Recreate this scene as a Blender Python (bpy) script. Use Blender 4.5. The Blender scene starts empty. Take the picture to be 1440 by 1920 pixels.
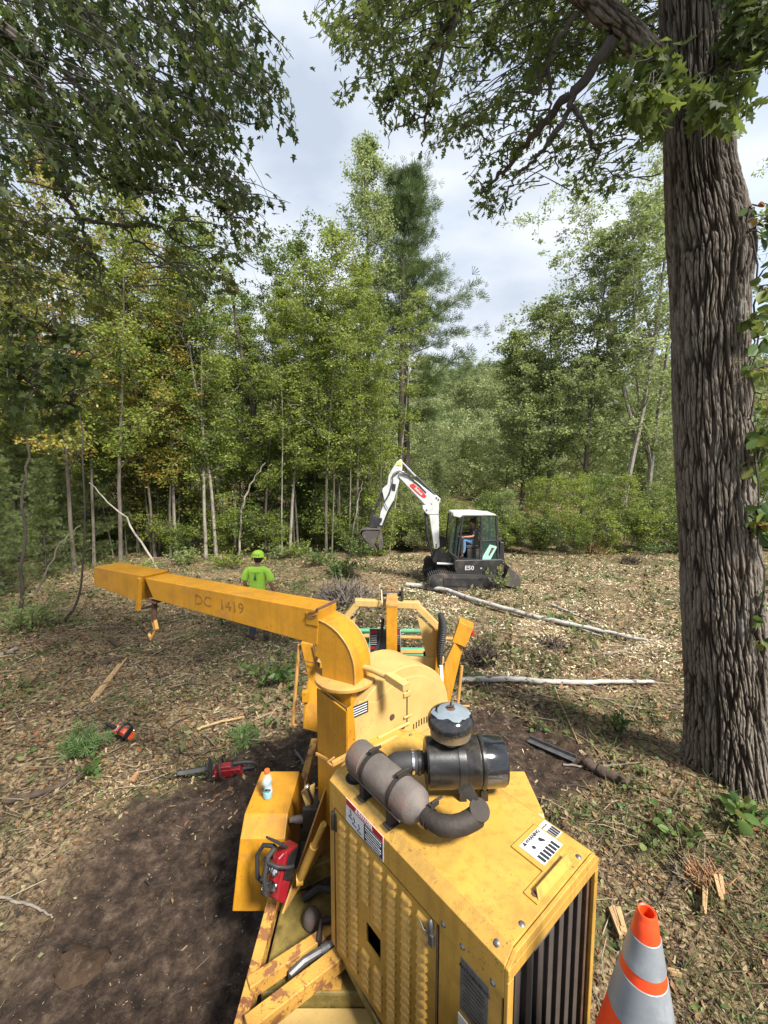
import bpy, bmesh, math, random
import numpy as np
from mathutils import Vector, Matrix, Euler
random.seed(7); rng = np.random.default_rng(7)
C = bpy.context.scene.collection
sc = bpy.context.scene
R = math.radians
# ------------------------------------------------------------------ camera
CH, PITCH, FPX = 3.4, R(5.5), 790.0
cam = bpy.data.cameras.new('camera'); camo = bpy.data.objects.new('camera', cam); C.objects.link(camo)
camo.location = (0, 0, CH); camo.rotation_euler = (R(90) - PITCH, 0, 0)
cam.sensor_fit = 'VERTICAL'; cam.sensor_height = 36; cam.lens = 36 * FPX / 1920
cam.clip_start = 0.05; cam.clip_end = 2000
sc.camera = camo
# ------------------------------------------------------------------ world, sun, exposure
SUN_EL, SUN_AZ = R(49), R(140)     # azimuth clockwise from +Y: sun to the right and a little behind
world = bpy.data.worlds.new('World'); sc.world = world; world.use_nodes = True
wn = world.node_tree.nodes; wl = world.node_tree.links; wn.clear()
out = wn.new('ShaderNodeOutputWorld'); bg = wn.new('ShaderNodeBackground'); bg.inputs[1].default_value = 0.13
sky = wn.new('ShaderNodeTexSky'); sky.sky_type = 'NISHITA'; sky.sun_disc = False
sky.sun_elevation = SUN_EL; sky.sun_rotation = SUN_AZ; sky.air_density = 1.2; sky.dust_density = 1.0
tc = wn.new('ShaderNodeTexCoord'); mp = wn.new('ShaderNodeMapping'); mp.inputs['Scale'].default_value = (1.0, 1.0, 2.2)
wl.new(tc.outputs['Generated'], mp.inputs[0])
n1 = wn.new('ShaderNodeTexNoise'); n1.inputs['Scale'].default_value = 2.3; n1.inputs['Detail'].default_value = 7; n1.inputs['Roughness'].default_value = .55; n1.inputs['Distortion'].default_value = .3
wl.new(mp.outputs[0], n1.inputs['Vector'])
cr = wn.new('ShaderNodeValToRGB'); cr.color_ramp.elements[0].position = .30; cr.color_ramp.elements[0].color = (.62,.62,.62,1); cr.color_ramp.elements[1].position = .52; cr.color_ramp.elements[1].color = (1,1,1,1)
wl.new(n1.outputs[0], cr.inputs[0])
cr2 = wn.new('ShaderNodeValToRGB'); e = cr2.color_ramp.elements; e[0].position = .30; e[0].color = (2.0, 2.3, 2.75, 1); e[1].position = .70; e[1].color = (3.45, 3.6, 3.85, 1)
n2 = wn.new('ShaderNodeTexNoise'); n2.inputs['Scale'].default_value = 3.4; n2.inputs['Detail'].default_value = 6
wl.new(mp.outputs[0], n2.inputs['Vector']); wl.new(n2.outputs[0], cr2.inputs[0])
mx = wn.new('ShaderNodeMixRGB'); wl.new(cr.outputs[0], mx.inputs[0]); wl.new(sky.outputs[0], mx.inputs[1]); wl.new(cr2.outputs[0], mx.inputs[2])
wl.new(mx.outputs[0], bg.inputs[0]); wl.new(bg.outputs[0], out.inputs[0])
sun = bpy.data.lights.new('sun', 'SUN'); sun.energy = 4.8; sun.angle = R(11); sun.color = (1, .95, .86)
suno = bpy.data.objects.new('sun', sun); C.objects.link(suno)
sd = Vector((math.sin(SUN_AZ) * math.cos(SUN_EL), math.cos(SUN_AZ) * math.cos(SUN_EL), math.sin(SUN_EL)))
suno.rotation_euler = sd.to_track_quat('Z', 'Y').to_euler(); suno.location = (0, 0, 30)
sc.view_settings.view_transform = 'Standard'; sc.view_settings.look = 'None'
sc.view_settings.gamma = 1; sc.view_settings.use_curve_mapping = False; sc.view_settings.exposure = 1.25
sc.cycles.max_bounces = 6; sc.cycles.diffuse_bounces = 3; sc.cycles.transparent_max_bounces = 8
sc.cycles.use_denoising = True

# ------------------------------------------------------------------ measuring helpers
cP, sP = math.cos(PITCH), math.sin(PITCH)
def ray(px, py):
    a = (px - 720) / FPX; b = (960 - py) / FPX
    return Vector((a, cP + b * sP, -sP + b * cP))
def atz(px, py, z):
    r = ray(px, py); t = (z - CH) / r.z; return Vector((r.x * t, r.y * t, z))
def aty(px, py, y):
    r = ray(px, py); t = y / r.y; return Vector((r.x * t, y, CH + r.z * t))
def sstep(v, a, b):
    t = np.clip((v - a) / (b - a), 0, 1); return t * t * (3 - 2 * t)
def _h(ix, iy, s):
    v = np.sin(ix * 127.1 + iy * 311.7 + s * 74.7) * 43758.5453
    return v - np.floor(v)
def vnoise(x, y, s=0):
    x = np.asarray(x, float); y = np.asarray(y, float)
    ix, iy = np.floor(x), np.floor(y); fx, fy = x - ix, y - iy
    fx = fx * fx * (3 - 2 * fx); fy = fy * fy * (3 - 2 * fy)
    a = _h(ix, iy, s); b = _h(ix + 1, iy, s); c = _h(ix, iy + 1, s); d = _h(ix + 1, iy + 1, s)
    return (a + (b - a) * fx) * (1 - fy) + (c + (d - c) * fx) * fy - .5
def fbm(x, y, o=4, s=0):
    t = 0; a = 1.0
    for i in range(o):
        t = t + a * vnoise(np.asarray(x) * 2 ** i, np.asarray(y) * 2 ** i, s + i * 13); a *= .5
    return t
def soil(x, y):
    """1 where bare dark earth lies, 0 on the litter"""
    x = np.asarray(x, float); y = np.asarray(y, float)
    n = fbm(x * 1.3, y * 1.3, 4, 5) * 1.1 + fbm(x * 7, y * 7, 3, 6) * .35
    lim = np.interp(x, [-6, -3.6, -2.6, -1.8, -1.0, 0, 1.2, 2.3, 2.8, 4], [1.0, 2.7, 4.0, 4.65, 5.3, 5.7, 5.6, 5.0, 3.2, 1.0])
    left = sstep(x, -3.4, -2.3) 
    m = sstep(lim - y + n, -.3, .35) * np.maximum(left, 0) * sstep(1.0 + 1.5 * sstep(y, 3.6, 4.5) - x + n * .6, -.2, .4)
    return m
def ground(x, y):
    x = np.asarray(x, float); y = np.asarray(y, float)
    z = -.42 * sstep(y, 4.5, 13)
    near = 1 - sstep(np.hypot(x, y), 28, 45)
    z = z + near * (fbm(x * .45, y * .45, 3, 1) * .16 + fbm(x * 1.7, y * 1.7, 3, 2) * .06)
    z = z + (1 - sstep(np.hypot(x, y), 9, 12)) * (fbm(x * 6, y * 6, 3, 3) * .04 + np.maximum(fbm(x * 13, y * 13, 3, 33), 0) * .06 + soil(x, y) * .022 * np.sin((x * .55 + y * .83) * 11 + fbm(x * 1.5, y * 1.5, 2, 61) * 9) * sstep(fbm(x, y, 2, 62), -.2, .2))
    z = z + .10 * np.exp(-((x + 2.75) ** 2 / .25 + (y - 3.75) ** 2 / .12)) + .13 * np.exp(-((x - 3.3) ** 2 + (y - 4.2) ** 2) / .5)
    z = z - 1.2 * sstep(y, 26, 40) + 21 * sstep(y, 45, 115) + 1.2 * sstep(np.abs(x), 14, 60)
    z = z + 8 * sstep(y, 115, 400)
    return z
def gz(x, y): return float(ground(x, y))
def atg(px, py, dz=0.0):
    z = 0.0
    for _ in range(12):
        p = atz(px, py, z + dz); z = gz(p.x, p.y)
    return p

# ------------------------------------------------------------------ materials
MATS = {}
def mat(name, col, rough=.6, metal=0.0, var=.0, vscale=6, bump=0.0, bscale=60, dirt=None, dscale=9, damt=.5, rust=None, spec=.5, coat=0, alpha=None, trans=0, stretch=None, emit=None, ramp=(.52, .66), streak=0):
    if name in MATS: return MATS[name]
    m = bpy.data.materials.new(name); m.use_nodes = True; nt = m.node_tree; N = nt.nodes; L = nt.links
    b = N['Principled BSDF']; b.inputs['Roughness'].default_value = rough; b.inputs['Metallic'].default_value = metal
    b.inputs['Specular IOR Level'].default_value = spec; b.inputs['Coat Weight'].default_value = coat
    b.inputs['Transmission Weight'].default_value = trans
    t = N.new('ShaderNodeTexCoord'); src = t.outputs['Object']
    if stretch:
        mpn = N.new('ShaderNodeMapping'); mpn.inputs['Scale'].default_value = stretch; L.new(src, mpn.inputs[0]); src = mpn.outputs[0]
    cur = None
    base = N.new('ShaderNodeRGB'); base.outputs[0].default_value = (*col, 1); cur = base.outputs[0]
    def noise(sc_, det=5, rgh=.6, dist=0):
        n = N.new('ShaderNodeTexNoise'); n.inputs['Scale'].default_value = sc_; n.inputs['Detail'].default_value = det; n.inputs['Roughness'].default_value = rgh; n.inputs['Distortion'].default_value = dist
        L.new(src, n.inputs['Vector']); return n.outputs[0]
    def rampn(s_, a, b_):
        r = N.new('ShaderNodeMapRange'); r.inputs[1].default_value = a; r.inputs[2].default_value = b_; L.new(s_, r.inputs[0]); return r.outputs[0]
    def mix(f, c2):
        nonlocal cur
        k = N.new('ShaderNodeMixRGB'); L.new(f, k.inputs[0]); L.new(cur, k.inputs[1]); k.inputs[2].default_value = (*c2, 1); cur = k.outputs[0]
    if var:
        f = rampn(noise(vscale), .35, .65); k = N.new('ShaderNodeMath'); k.operation = 'MULTIPLY'; k.inputs[1].default_value = 1; L.new(f, k.inputs[0])
        mix(k.outputs[0], tuple(c * (1 - var) for c in col))
    if dirt:
        f = rampn(noise(dscale, 8, .7, .4), ramp[0], ramp[1]); k = N.new('ShaderNodeMath'); k.operation = 'MULTIPLY'; k.inputs[1].default_value = damt; L.new(f, k.inputs[0]); mix(k.outputs[0], dirt)
        f = rampn(noise(dscale * 11, 4, .65, .2), .61, .66); k = N.new('ShaderNodeMath'); k.operation = 'MULTIPLY'; L.new(rampn(noise(2.7, 4), .46, .62), k.inputs[1]); L.new(f, k.inputs[0]); mix(k.outputs[0], tuple(c * .4 for c in dirt))
    if streak:
        q_ = src; mpn = N.new('ShaderNodeMapping'); mpn.inputs['Scale'].default_value = (24, 24, 1.6); L.new(src, mpn.inputs[0]); src = mpn.outputs[0]; f = rampn(noise(1.0, 5, .6), .50, .66); src = q_; k = N.new('ShaderNodeMath'); k.operation = 'MULTIPLY'; k.inputs[1].default_value = streak; L.new(f, k.inputs[0]); mix(k.outputs[0], tuple(c * .55 for c in col))
        f = rampn(noise(38, 2, .5, 2.5), .655, .67); k = N.new('ShaderNodeMath'); k.operation = 'MULTIPLY'; L.new(rampn(noise(3.3, 3), .48, .58), k.inputs[1]); L.new(f, k.inputs[0]); mix(k.outputs[0], tuple(min(1, c * .5 + .02) for c in col))
    if rust:
        f = rampn(noise(dscale * .8 + 3.1, 9, .75, .6), rust, rust + .05); mix(f, (.13, .045, .018))
    L.new(cur, b.inputs['Base Color'])
    if bump:
        bn = N.new('ShaderNodeBump'); bn.inputs['Strength'].default_value = bump; bn.inputs['Distance'].default_value = .01; L.new(noise(bscale, 6, .65), bn.inputs['Height']); L.new(bn.outputs[0], b.inputs['Normal'])
    if alpha is not None: b.inputs['Alpha'].default_value = alpha
    if emit: b.inputs['Emission Color'].default_value = (*col, 1); b.inputs['Emission Strength'].default_value = emit
    MATS[name] = m; return m
def tintmat(name, cols, rough=.7, trans=.0, spec=.3, noise=None, bump=0, bsc=40, stretch=None):
    """colour ramp driven by the per-piece value stored in the attribute 'tint'"""
    m = bpy.data.materials.new(name); m.use_nodes = True; nt = m.node_tree; N = nt.nodes; L = nt.links
    b = N['Principled BSDF']; b.inputs['Roughness'].default_value = rough; b.inputs['Specular IOR Level'].default_value = spec
    a = N.new('ShaderNodeAttribute'); a.attribute_name = 'tint'
    r = N.new('ShaderNodeValToRGB'); el = r.color_ramp.elements
    for i, c in enumerate(cols):
        p = i / (len(cols) - 1)
        q = el[0] if i == 0 else (el[1] if i == len(cols) - 1 else el.new(p)); 
        if i == len(cols) - 1: el[-1].position = 1
        q.color = (*c, 1)
    for i, q in enumerate(sorted(el, key=lambda k: k.position)): q.color = (*cols[i], 1)
    L.new(a.outputs['Fac'], r.inputs[0]); cur = r.outputs[0]
    if noise:
        t = N.new('ShaderNodeTexCoord'); src = t.outputs['Object']
        if stretch:
            mm = N.new('ShaderNodeMapping'); mm.inputs['Scale'].default_value = stretch; L.new(src, mm.inputs[0]); src = mm.outputs[0]
        n = N.new('ShaderNodeTexNoise'); n.inputs['Scale'].default_value = noise[0]; n.inputs['Detail'].default_value = 6; n.inputs['Roughness'].default_value = .65; L.new(src, n.inputs['Vector'])
        mr = N.new('ShaderNodeMapRange'); mr.inputs[1].default_value = noise[3] if len(noise) > 3 else .4; mr.inputs[2].default_value = noise[4] if len(noise) > 4 else .6; L.new(n.outputs[0], mr.inputs[0])
        k = N.new('ShaderNodeMath'); k.operation = 'MULTIPLY'; k.inputs[1].default_value = noise[2]; L.new(mr.outputs[0], k.inputs[0])
        x = N.new('ShaderNodeMixRGB'); L.new(k.outputs[0], x.inputs[0]); L.new(cur, x.inputs[1]); x.inputs[2].default_value = (*noise[1], 1); cur = x.outputs[0]
        if bump:
            bn = N.new('ShaderNodeBump'); bn.inputs['Strength'].default_value = bump; bn.inputs['Distance'].default_value = .02
            n3 = N.new('ShaderNodeTexNoise'); n3.inputs['Scale'].default_value = bsc; n3.inputs['Detail'].default_value = 7; n3.inputs['Roughness'].default_value = .7; L.new(src, n3.inputs['Vector'])
            L.new(n3.outputs[0], bn.inputs['Height']); L.new(bn.outputs[0], b.inputs['Normal'])
    L.new(cur, b.inputs['Base Color'])
    if trans:
        tr = N.new('ShaderNodeBsdfTranslucent'); hs = N.new('ShaderNodeHueSaturation'); hs.inputs['Value'].default_value = 1.5; hs.inputs['Hue'].default_value = .485; L.new(cur, hs.inputs['Color']); L.new(hs.outputs[0], tr.inputs[0])
        ms = N.new('ShaderNodeMixShader'); ms.inputs[0].default_value = trans; L.new(b.outputs[0], ms.inputs[1]); L.new(tr.outputs[0], ms.inputs[2])
        L.new(ms.outputs[0], N['Material Output'].inputs[0])
    MATS[name] = m; return m

# ------------------------------------------------------------------ objects
def tag(o, label=None, cat=None, group=None, kind=None):
    if label: o['label'] = label
    if cat: o['category'] = cat
    if group: o['group'] = group
    if kind: o['kind'] = kind
    return o
def empty(name, loc, label=None, cat=None, group=None, rz=0.0):
    o = bpy.data.objects.new(name, None); C.objects.link(o); o.location = loc; o.rotation_euler.z = rz; o.empty_display_size = .2
    return tag(o, label, cat, group)
class MB:
    def __init__(s): s.v = []; s.f = []; s.sm = []
    def add(s, vs, fs, smooth=False):
        n = len(s.v); s.v += [tuple(v) for v in vs]
        for f in fs: s.f.append([n + i for i in f]); s.sm.append(smooth)
        return s
    def hexa(s, p): # 8 corners bottom ring 0-3, top ring 4-7
        return s.add(p, [(0, 3, 2, 1), (4, 5, 6, 7), (0, 1, 5, 4), (1, 2, 6, 5), (2, 3, 7, 6), (3, 0, 4, 7)])
    def box(s, c, d, ax=None):
        c = Vector(c); ax = ax or (Vector((1, 0, 0)), Vector((0, 1, 0)), Vector((0, 0, 1)))
        X, Y_, Z_ = [Vector(a).normalized() * k / 2 for a, k in zip(ax, d)]
        return s.hexa([c - X - Y_ - Z_, c + X - Y_ - Z_, c + X + Y_ - Z_, c - X + Y_ - Z_, c - X - Y_ + Z_, c + X - Y_ + Z_, c + X + Y_ + Z_, c - X + Y_ + Z_])
    def beam(s, a, b, w, h, up=(0, 0, 1)):
        a = Vector(a); b = Vector(b); d = (b - a); L_ = d.length; d.normalize(); u = Vector(up); sd_ = d.cross(u).normalized(); u = sd_.cross(d)
        return s.box((a + b) / 2, (L_, w, h), (d, sd_, u))
    def prism(s, poly, vec):
        vec = Vector(vec); n = len(poly); a = [Vector(p) for p in poly]; b = [p + vec for p in a]
        return s.add(a + b, [list(range(n))[::-1], list(range(n, 2 * n))] + [(i, (i + 1) % n, n + (i + 1) % n, n + i) for i in range(n)])
    def tube(s, pts, rad, n=10, cap=True, smooth=True, flat=1.0):
        pts = [Vector(p) for p in pts]; m = len(pts); rad = [rad] * m if not hasattr(rad, '__len__') else rad
        prev = None; vs = []
        for i, p in enumerate(pts):
            d = (pts[min(i + 1, m - 1)] - pts[max(i - 1, 0)]); d = d.normalized() if d.length > 1e-9 else Vector((0, 0, 1))
            if prev is None: u = d.cross(Vector((0, 0, 1)) if abs(d.z) < .9 else Vector((1, 0, 0))).normalized()
            else: u = (prev - d * prev.dot(d)).normalized()
            prev = u; w = d.cross(u)
            for k in range(n):
                a = 2 * math.pi * k / n; vs.append(p + (u * math.cos(a) + w * math.sin(a) * flat) * rad[i])
        fs = [(i * n + k, i * n + (k + 1) % n, (i + 1) * n + (k + 1) % n, (i + 1) * n + k) for i in range(m - 1) for k in range(n)]
        s.add(vs, fs, smooth)
        if cap:
            o_ = len(s.v) - len(vs); s.f.append([o_ + k for k in range(n)][::-1]); s.sm.append(False); s.f.append([o_ + (m - 1) * n + k for k in range(n)]); s.sm.append(False)
        return s
    def lathe(s, prof, c=(0, 0, 0), ax=(0, 0, 1), n=32, smooth=True, ends=True):
        ax = Vector(ax).normalized(); u = ax.cross(Vector((0, 0, 1)) if abs(ax.z) < .9 else Vector((1, 0, 0))).normalized(); w = ax.cross(u); c = Vector(c)
        vs = [c + ax * z + (u * math.cos(2 * math.pi * k / n) + w * math.sin(2 * math.pi * k / n)) * r for r, z in prof for k in range(n)]
        m = len(prof); fs = [(i * n + k, i * n + (k + 1) % n, (i + 1) * n + (k + 1) % n, (i + 1) * n + k) for i in range(m - 1) for k in range(n)]
        if ends:
            fs += [list(range(n))[::-1], [(m - 1) * n + k for k in range(n)]]
        return s.add(vs, fs, smooth)
    def ball(s, c, r, n=14, sq=(1, 1, 1)):
        c = Vector(c); prof = [(math.sin(math.pi * i / n) , -math.cos(math.pi * i / n)) for i in range(n + 1)]; prof[0] = (.001, -1); prof[-1] = (.001, 1)
        o_ = len(s.v); s.lathe([(a * r, b * r) for a, b in prof], (0, 0, 0), n=2 * n, ends=False)
        for i in range(o_, len(s.v)): v = s.v[i]; s.v[i] = (c.x + v[0] * sq[0], c.y + v[1] * sq[1], c.z + v[2] * sq[2])
        return s
    def build(s, name, m, parent=None, bevel=0.0, loc=None, seg=2, auto=True):
        me = bpy.data.meshes.new(name); me.from_pydata(s.v, [], s.f); me.polygons.foreach_set('use_smooth', s.sm)
        bm = bmesh.new(); bm.from_mesh(me); bmesh.ops.recalc_face_normals(bm, faces=bm.faces); bm.to_mesh(me); bm.free()
        if any(s.sm) :
            try: me.set_sharp_from_angle(angle=R(40))
            except Exception: pass
        me.materials.append(m); o = bpy.data.objects.new(name, me); C.objects.link(o)
        if bevel:
            bv = o.modifiers.new('bevel', 'BEVEL'); bv.width = bevel; bv.segments = seg; bv.limit_method = 'ANGLE'; bv.angle_limit = R(35); bv.use_clamp_overlap = True
        if parent:
            o.parent = parent; 
            if loc is None: o.matrix_parent_inverse = parent.matrix_basis.inverted()
        if loc is not None: o.location = loc
        return o
def npmesh(name, V, F, m, tint=None, smooth=False, parent=None):
    """V (n,3), F (m,k) all faces the same size; tint per vertex"""
    me = bpy.data.meshes.new(name); V = np.ascontiguousarray(V, np.float32); F = np.ascontiguousarray(F, np.int32); k = F.shape[1]
    me.vertices.add(len(V)); me.vertices.foreach_set('co', V.ravel()); me.loops.add(F.size); me.loops.foreach_set('vertex_index', F.ravel())
    me.polygons.add(len(F)); me.polygons.foreach_set('loop_start', np.arange(0, F.size, k, dtype=np.int32)); 
    if smooth: me.polygons.foreach_set('use_smooth', np.ones(len(F), bool))
    if tint is not None:
        a = me.attributes.new('tint', 'FLOAT', 'POINT'); a.data.foreach_set('value', np.ascontiguousarray(tint, np.float32))
    me.update(calc_edges=True); me.materials.append(m)
    o = bpy.data.objects.new(name, me); C.objects.link(o)
    if parent: o.parent = parent; o.matrix_parent_inverse = parent.matrix_basis.inverted()
    return o
def share(o, parent, loc, rot=None, scale=None):
    c = o.copy(); C.objects.link(c); c.parent = parent; c.location = loc
    if rot is not None: c.rotation_euler = rot
    if scale is not None: c.scale = scale
    return c
def text(body, size, m, parent, origin, xdir, ydir, name='lettering', depth=.0006, bold=0.0, align='CENTER', sx=1.0):
    cu = bpy.data.curves.new(name, 'FONT'); cu.body = body; cu.size = size; cu.extrude = depth; cu.offset = bold; cu.align_x = align; cu.align_y = 'CENTER'; cu.resolution_u = 2
    t = bpy.data.objects.new(name, cu); C.objects.link(t)
    bpy.context.view_layer.update(); me = bpy.data.meshes.new_from_object(t); bpy.data.objects.remove(t)
    o = bpy.data.objects.new(name, me); me.materials.clear(); me.materials.append(m); C.objects.link(o)
    X = Vector(xdir).normalized(); Yv = Vector(ydir); Yv = (Yv - X * Yv.dot(X)).normalized(); Zv = X.cross(Yv)
    M = Matrix(((X.x * sx, Yv.x, Zv.x, origin[0]), (X.y * sx, Yv.y, Zv.y, origin[1]), (X.z * sx, Yv.z, Zv.z, origin[2]), (0, 0, 0, 1)))
    o.parent = parent; o.matrix_world = M
    if parent: o.matrix_parent_inverse = parent.matrix_basis.inverted(); o.matrix_basis = M
    return o
def frames(d):
    """rotation matrices (n,3,3) with local x along d"""
    d = d / (np.linalg.norm(d, axis=1, keepdims=True) + 1e-9); r_ = rng.normal(size=d.shape)
    u = np.cross(d, r_); u /= np.linalg.norm(u, axis=1, keepdims=True) + 1e-9; w = np.cross(d, u)
    return np.stack([d, u, w], axis=2)
def scatter(T, TF, P, M_, S):
    """template T (k,3) faces TF (f,q) -> at points P with frames M_ and scale S"""
    k = len(T); n = len(P); S = np.asarray(S)
    if S.ndim == 1: S = S[:, None]
    V = np.einsum('nij,nkj->nki', M_, T[None] * S[:, None, :]) + P[:, None, :]
    F = TF[None] + (np.arange(n) * k)[:, None, None]
    return V.reshape(-1, 3), F.reshape(-1, TF.shape[1])
# leaf templates, stem at origin, growing along +x, 1 unit long; quads only
def ngon_leaf(half):  # half outline [(x, y)...] from base to tip, folded along the midrib
    V = []; F = []
    for x, y in half: V += [(x, 0, 0), (x, y, y * .25), (x, -y, y * .25)]
    for i in range(len(half) - 1):
        a = 3 * i; b = a + 3; F += [(a, a + 1, b + 1, b), (b, b + 2, a + 2, a)]
    return np.array(V, float), np.array(F)
LEAF = ngon_leaf([(0, .02), (.45, .27), (1, .02)])
MAPLE = ngon_leaf([(0, .05), (.12, .32), (.32, .18), (.48, .52), (.55, .2), (1, .02)])
OAK = ngon_leaf([(0, .03), (.22, .20), (.30, .08), (.48, .34), (.58, .10), (.72, .30), (.78, .1), (1, .05)])
OVAL = ngon_leaf([(0, .05), (.3, .30), (.7, .32), (1, .04)])
QUAD = (np.array([(0, 0, 0), (.5, .28, .06), (1, 0, 0), (.5, -.28, .06)], float), np.array([(0, 1, 2, 3)]))

# ================================================================== THE SETTING: ground
def make_ground():
    u = np.linspace(-1, 1, 640); gx = 306 * np.sinh(u * 6.0) / np.sinh(6.0)
    v = np.linspace(0, 1, 860); gy = -8 + 5 * np.sinh(v * 5.2) / np.sinh(5.2) * 82 + 13 * v
    X, Y_ = np.meshgrid(gx, gy); Zg = ground(X, Y_)
    V = np.stack([X.ravel(), Y_.ravel(), Zg.ravel()], 1); nx, ny = len(gx), len(gy)
    i = (np.arange(ny - 1)[:, None] * nx + np.arange(nx - 1)[None]).ravel()
    F = np.stack([i, i + 1, i + nx + 1, i + nx], 1)
    s = soil(X, Y_).ravel()
    m = bpy.data.materials.new('forest_floor'); m.use_nodes = True; N = m.node_tree.nodes; L = m.node_tree.links; b = N['Principled BSDF']; b.inputs['Roughness'].default_value = .9; b.inputs['Specular IOR Level'].default_value = .2
    a = N.new('ShaderNodeAttribute'); a.attribute_name = 'tint'; t = N.new('ShaderNodeTexCoord')
    def noi(sc_, d=7, r_=.65):
        n = N.new('ShaderNodeTexNoise'); n.inputs['Scale'].default_value = sc_; n.inputs['Detail'].default_value = d; n.inputs['Roughness'].default_value = r_; L.new(t.outputs['Object'], n.inputs['Vector']); return n.outputs[0]
    def rmp(s_, cols):
        r_ = N.new('ShaderNodeValToRGB'); e = r_.color_ramp.elements
        e[0].position = cols[0][0]; e[0].color = (*cols[0][1], 1); e[1].position = cols[-1][0]; e[1].color = (*cols[-1][1], 1)
        for p, c in cols[1:-1]: q = e.new(p); q.color = (*c, 1)
        L.new(s_, r_.inputs[0]); return r_.outputs[0]
    earth = rmp(noi(9, 11, .72), [(.36, (.012, .009, .007)), (.48, (.031, .020, .014)), (.56, (.052, .035, .025)), (.66, (.092, .066, .047))])
    lit = rmp(noi(24), [(.34, (.03, .02, .012)), (.46, (.12, .082, .046)), (.56, (.24, .18, .105)), (.7, (.38, .30, .18))])
    grn = rmp(noi(30), [(.4, (.022, .034, .012)), (.6, (.075, .095, .03))])
    gm = N.new('ShaderNodeMapRange'); L.new(noi(.8, 4), gm.inputs[0]); gm.inputs[1].default_value = .5; gm.inputs[2].default_value = .62
    k = N.new('ShaderNodeMixRGB'); L.new(gm.outputs[0], k.inputs[0]); L.new(lit, k.inputs[1]); L.new(grn, k.inputs[2])
    k2 = N.new('ShaderNodeMixRGB'); L.new(a.outputs['Fac'], k2.inputs[0]); L.new(k.outputs[0], k2.inputs[1]); L.new(earth, k2.inputs[2]); L.new(k2.outputs[0], b.inputs['Base Color'])
    bn = N.new('ShaderNodeBump'); bn.inputs['Strength'].default_value = .9; bn.inputs['Distance'].default_value = .03; L.new(noi(22, 9, .7), bn.inputs['Height']); L.new(bn.outputs[0], b.inputs['Normal'])
    o = npmesh('ground', V, F, m, s, True); tag(o, kind='structure'); return o
make_ground()

# loose litter on the ground (uncountable)
def ring_points(n, x0, x1, y0, y1, bias=1.0):
    """points in view, thinning out with distance"""
    y = y0 + (y1 - y0) * rng.random(n) ** bias; w = 1.05 * (np.maximum(y, 0) + 1.2)
    x = (rng.random(n) * 2 - 1) * w; return x, y
def flat_scatter(name, T, n, size, mtl, keep, bias=1.6, tilt=.35, lift=.012, y1=19, tintf=None, x1=None, y0=.6):
    x, y = ring_points(n, 0, 0, y0, y1, bias); k = keep(x, y) > rng.random(n); x, y = x[k], y[k]; n = len(x)
    a = rng.random(n) * 2 * math.pi; d = np.stack([np.cos(a), np.sin(a), rng.normal(0, tilt, n)], 1)
    d /= np.linalg.norm(d, axis=1, keepdims=True); up = np.stack([rng.normal(0, tilt, n), rng.normal(0, tilt, n), np.ones(n)], 1)
    w = np.cross(up, d); w /= np.linalg.norm(w, axis=1, keepdims=True); u = np.cross(d, w); M_ = np.stack([d, w, u], 2)
    S = size[0] + (size[1] - size[0]) * rng.random(n) ** 2; S = S * (1 + y * .035) * (.58 + .42 * sstep(y, 2, 6))
    P = np.stack([x, y, ground(x, y) + lift * rng.random(n) + .004], 1)
    Tm, TF = T; V, F = scatter(Tm, TF, P, M_, S); tv = rng.random(n) if tintf is None else tintf(x, y, rng.random(n))
    return tag(npmesh(name, V, F, mtl, np.repeat(tv, len(Tm))), kind='stuff')
chipT = (np.array([(-.5, -.13, 0), (.5, -.10, .03), (.42, .14, .0), (-.46, .12, .04)], float), np.array([(0, 1, 2, 3)]))
stickT = (np.array([(-.5, -.012, 0), (-.5, .012, 0), (-.5, 0, .02), (.1, -.01, .05), (.1, .012, .05), (.1, 0, .065), (.5, .1, .02), (.5, .108, .02), (.5, .1, .028)], float), np.array([(0, 1, 4, 3), (1, 2, 5, 4), (2, 0, 3, 5), (3, 4, 7, 6), (4, 5, 8, 7), (5, 3, 6, 8)]))
M_chip = tintmat('wood_chip', [(.022, .016, .011), (.06, .040, .024), (.12, .080, .046), (.20, .148, .088), (.36, .285, .165), (.50, .42, .27), (.62, .54, .38)], .85)
M_dleaf = tintmat('dead_leaf', [(.045, .022, .010), (.10, .05, .022), (.15, .08, .035), (.20, .12, .055), (.22, .17, .09), (.13, .14, .06), (.20, .075, .028), (.055, .075, .025)], .7)
M_twig = tintmat('twig', [(.035, .024, .018), (.09, .062, .042), (.17, .125, .085), (.30, .25, .18)], .85)
def litter(x, y): return 1 - soil(x, y) * (.93 + .06 * (y < 3.6))
def sunny(x, y): return sstep(y, 4.5, 8.5) * sstep(x, -5, 1)  # straw-pale chips, with the clearing's sunlight put into their tint
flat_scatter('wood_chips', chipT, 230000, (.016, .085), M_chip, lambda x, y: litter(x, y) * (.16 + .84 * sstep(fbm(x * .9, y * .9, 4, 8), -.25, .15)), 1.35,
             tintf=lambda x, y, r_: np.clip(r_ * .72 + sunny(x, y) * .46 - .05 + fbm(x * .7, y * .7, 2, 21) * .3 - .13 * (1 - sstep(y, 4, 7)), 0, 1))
flat_scatter('leaf_litter', LEAF, 80000, (.03, .09), M_dleaf, lambda x, y: litter(x, y) * (.35 + .65 * sstep(fbm(x * .6, y * .6, 3, 18), -.2, .3)), 1.3, tilt=.5)
flat_scatter('broken_twigs', stickT, 15000, (.10, .55), M_twig, lambda x, y: litter(x, y), 1.3, tilt=.12)
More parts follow.
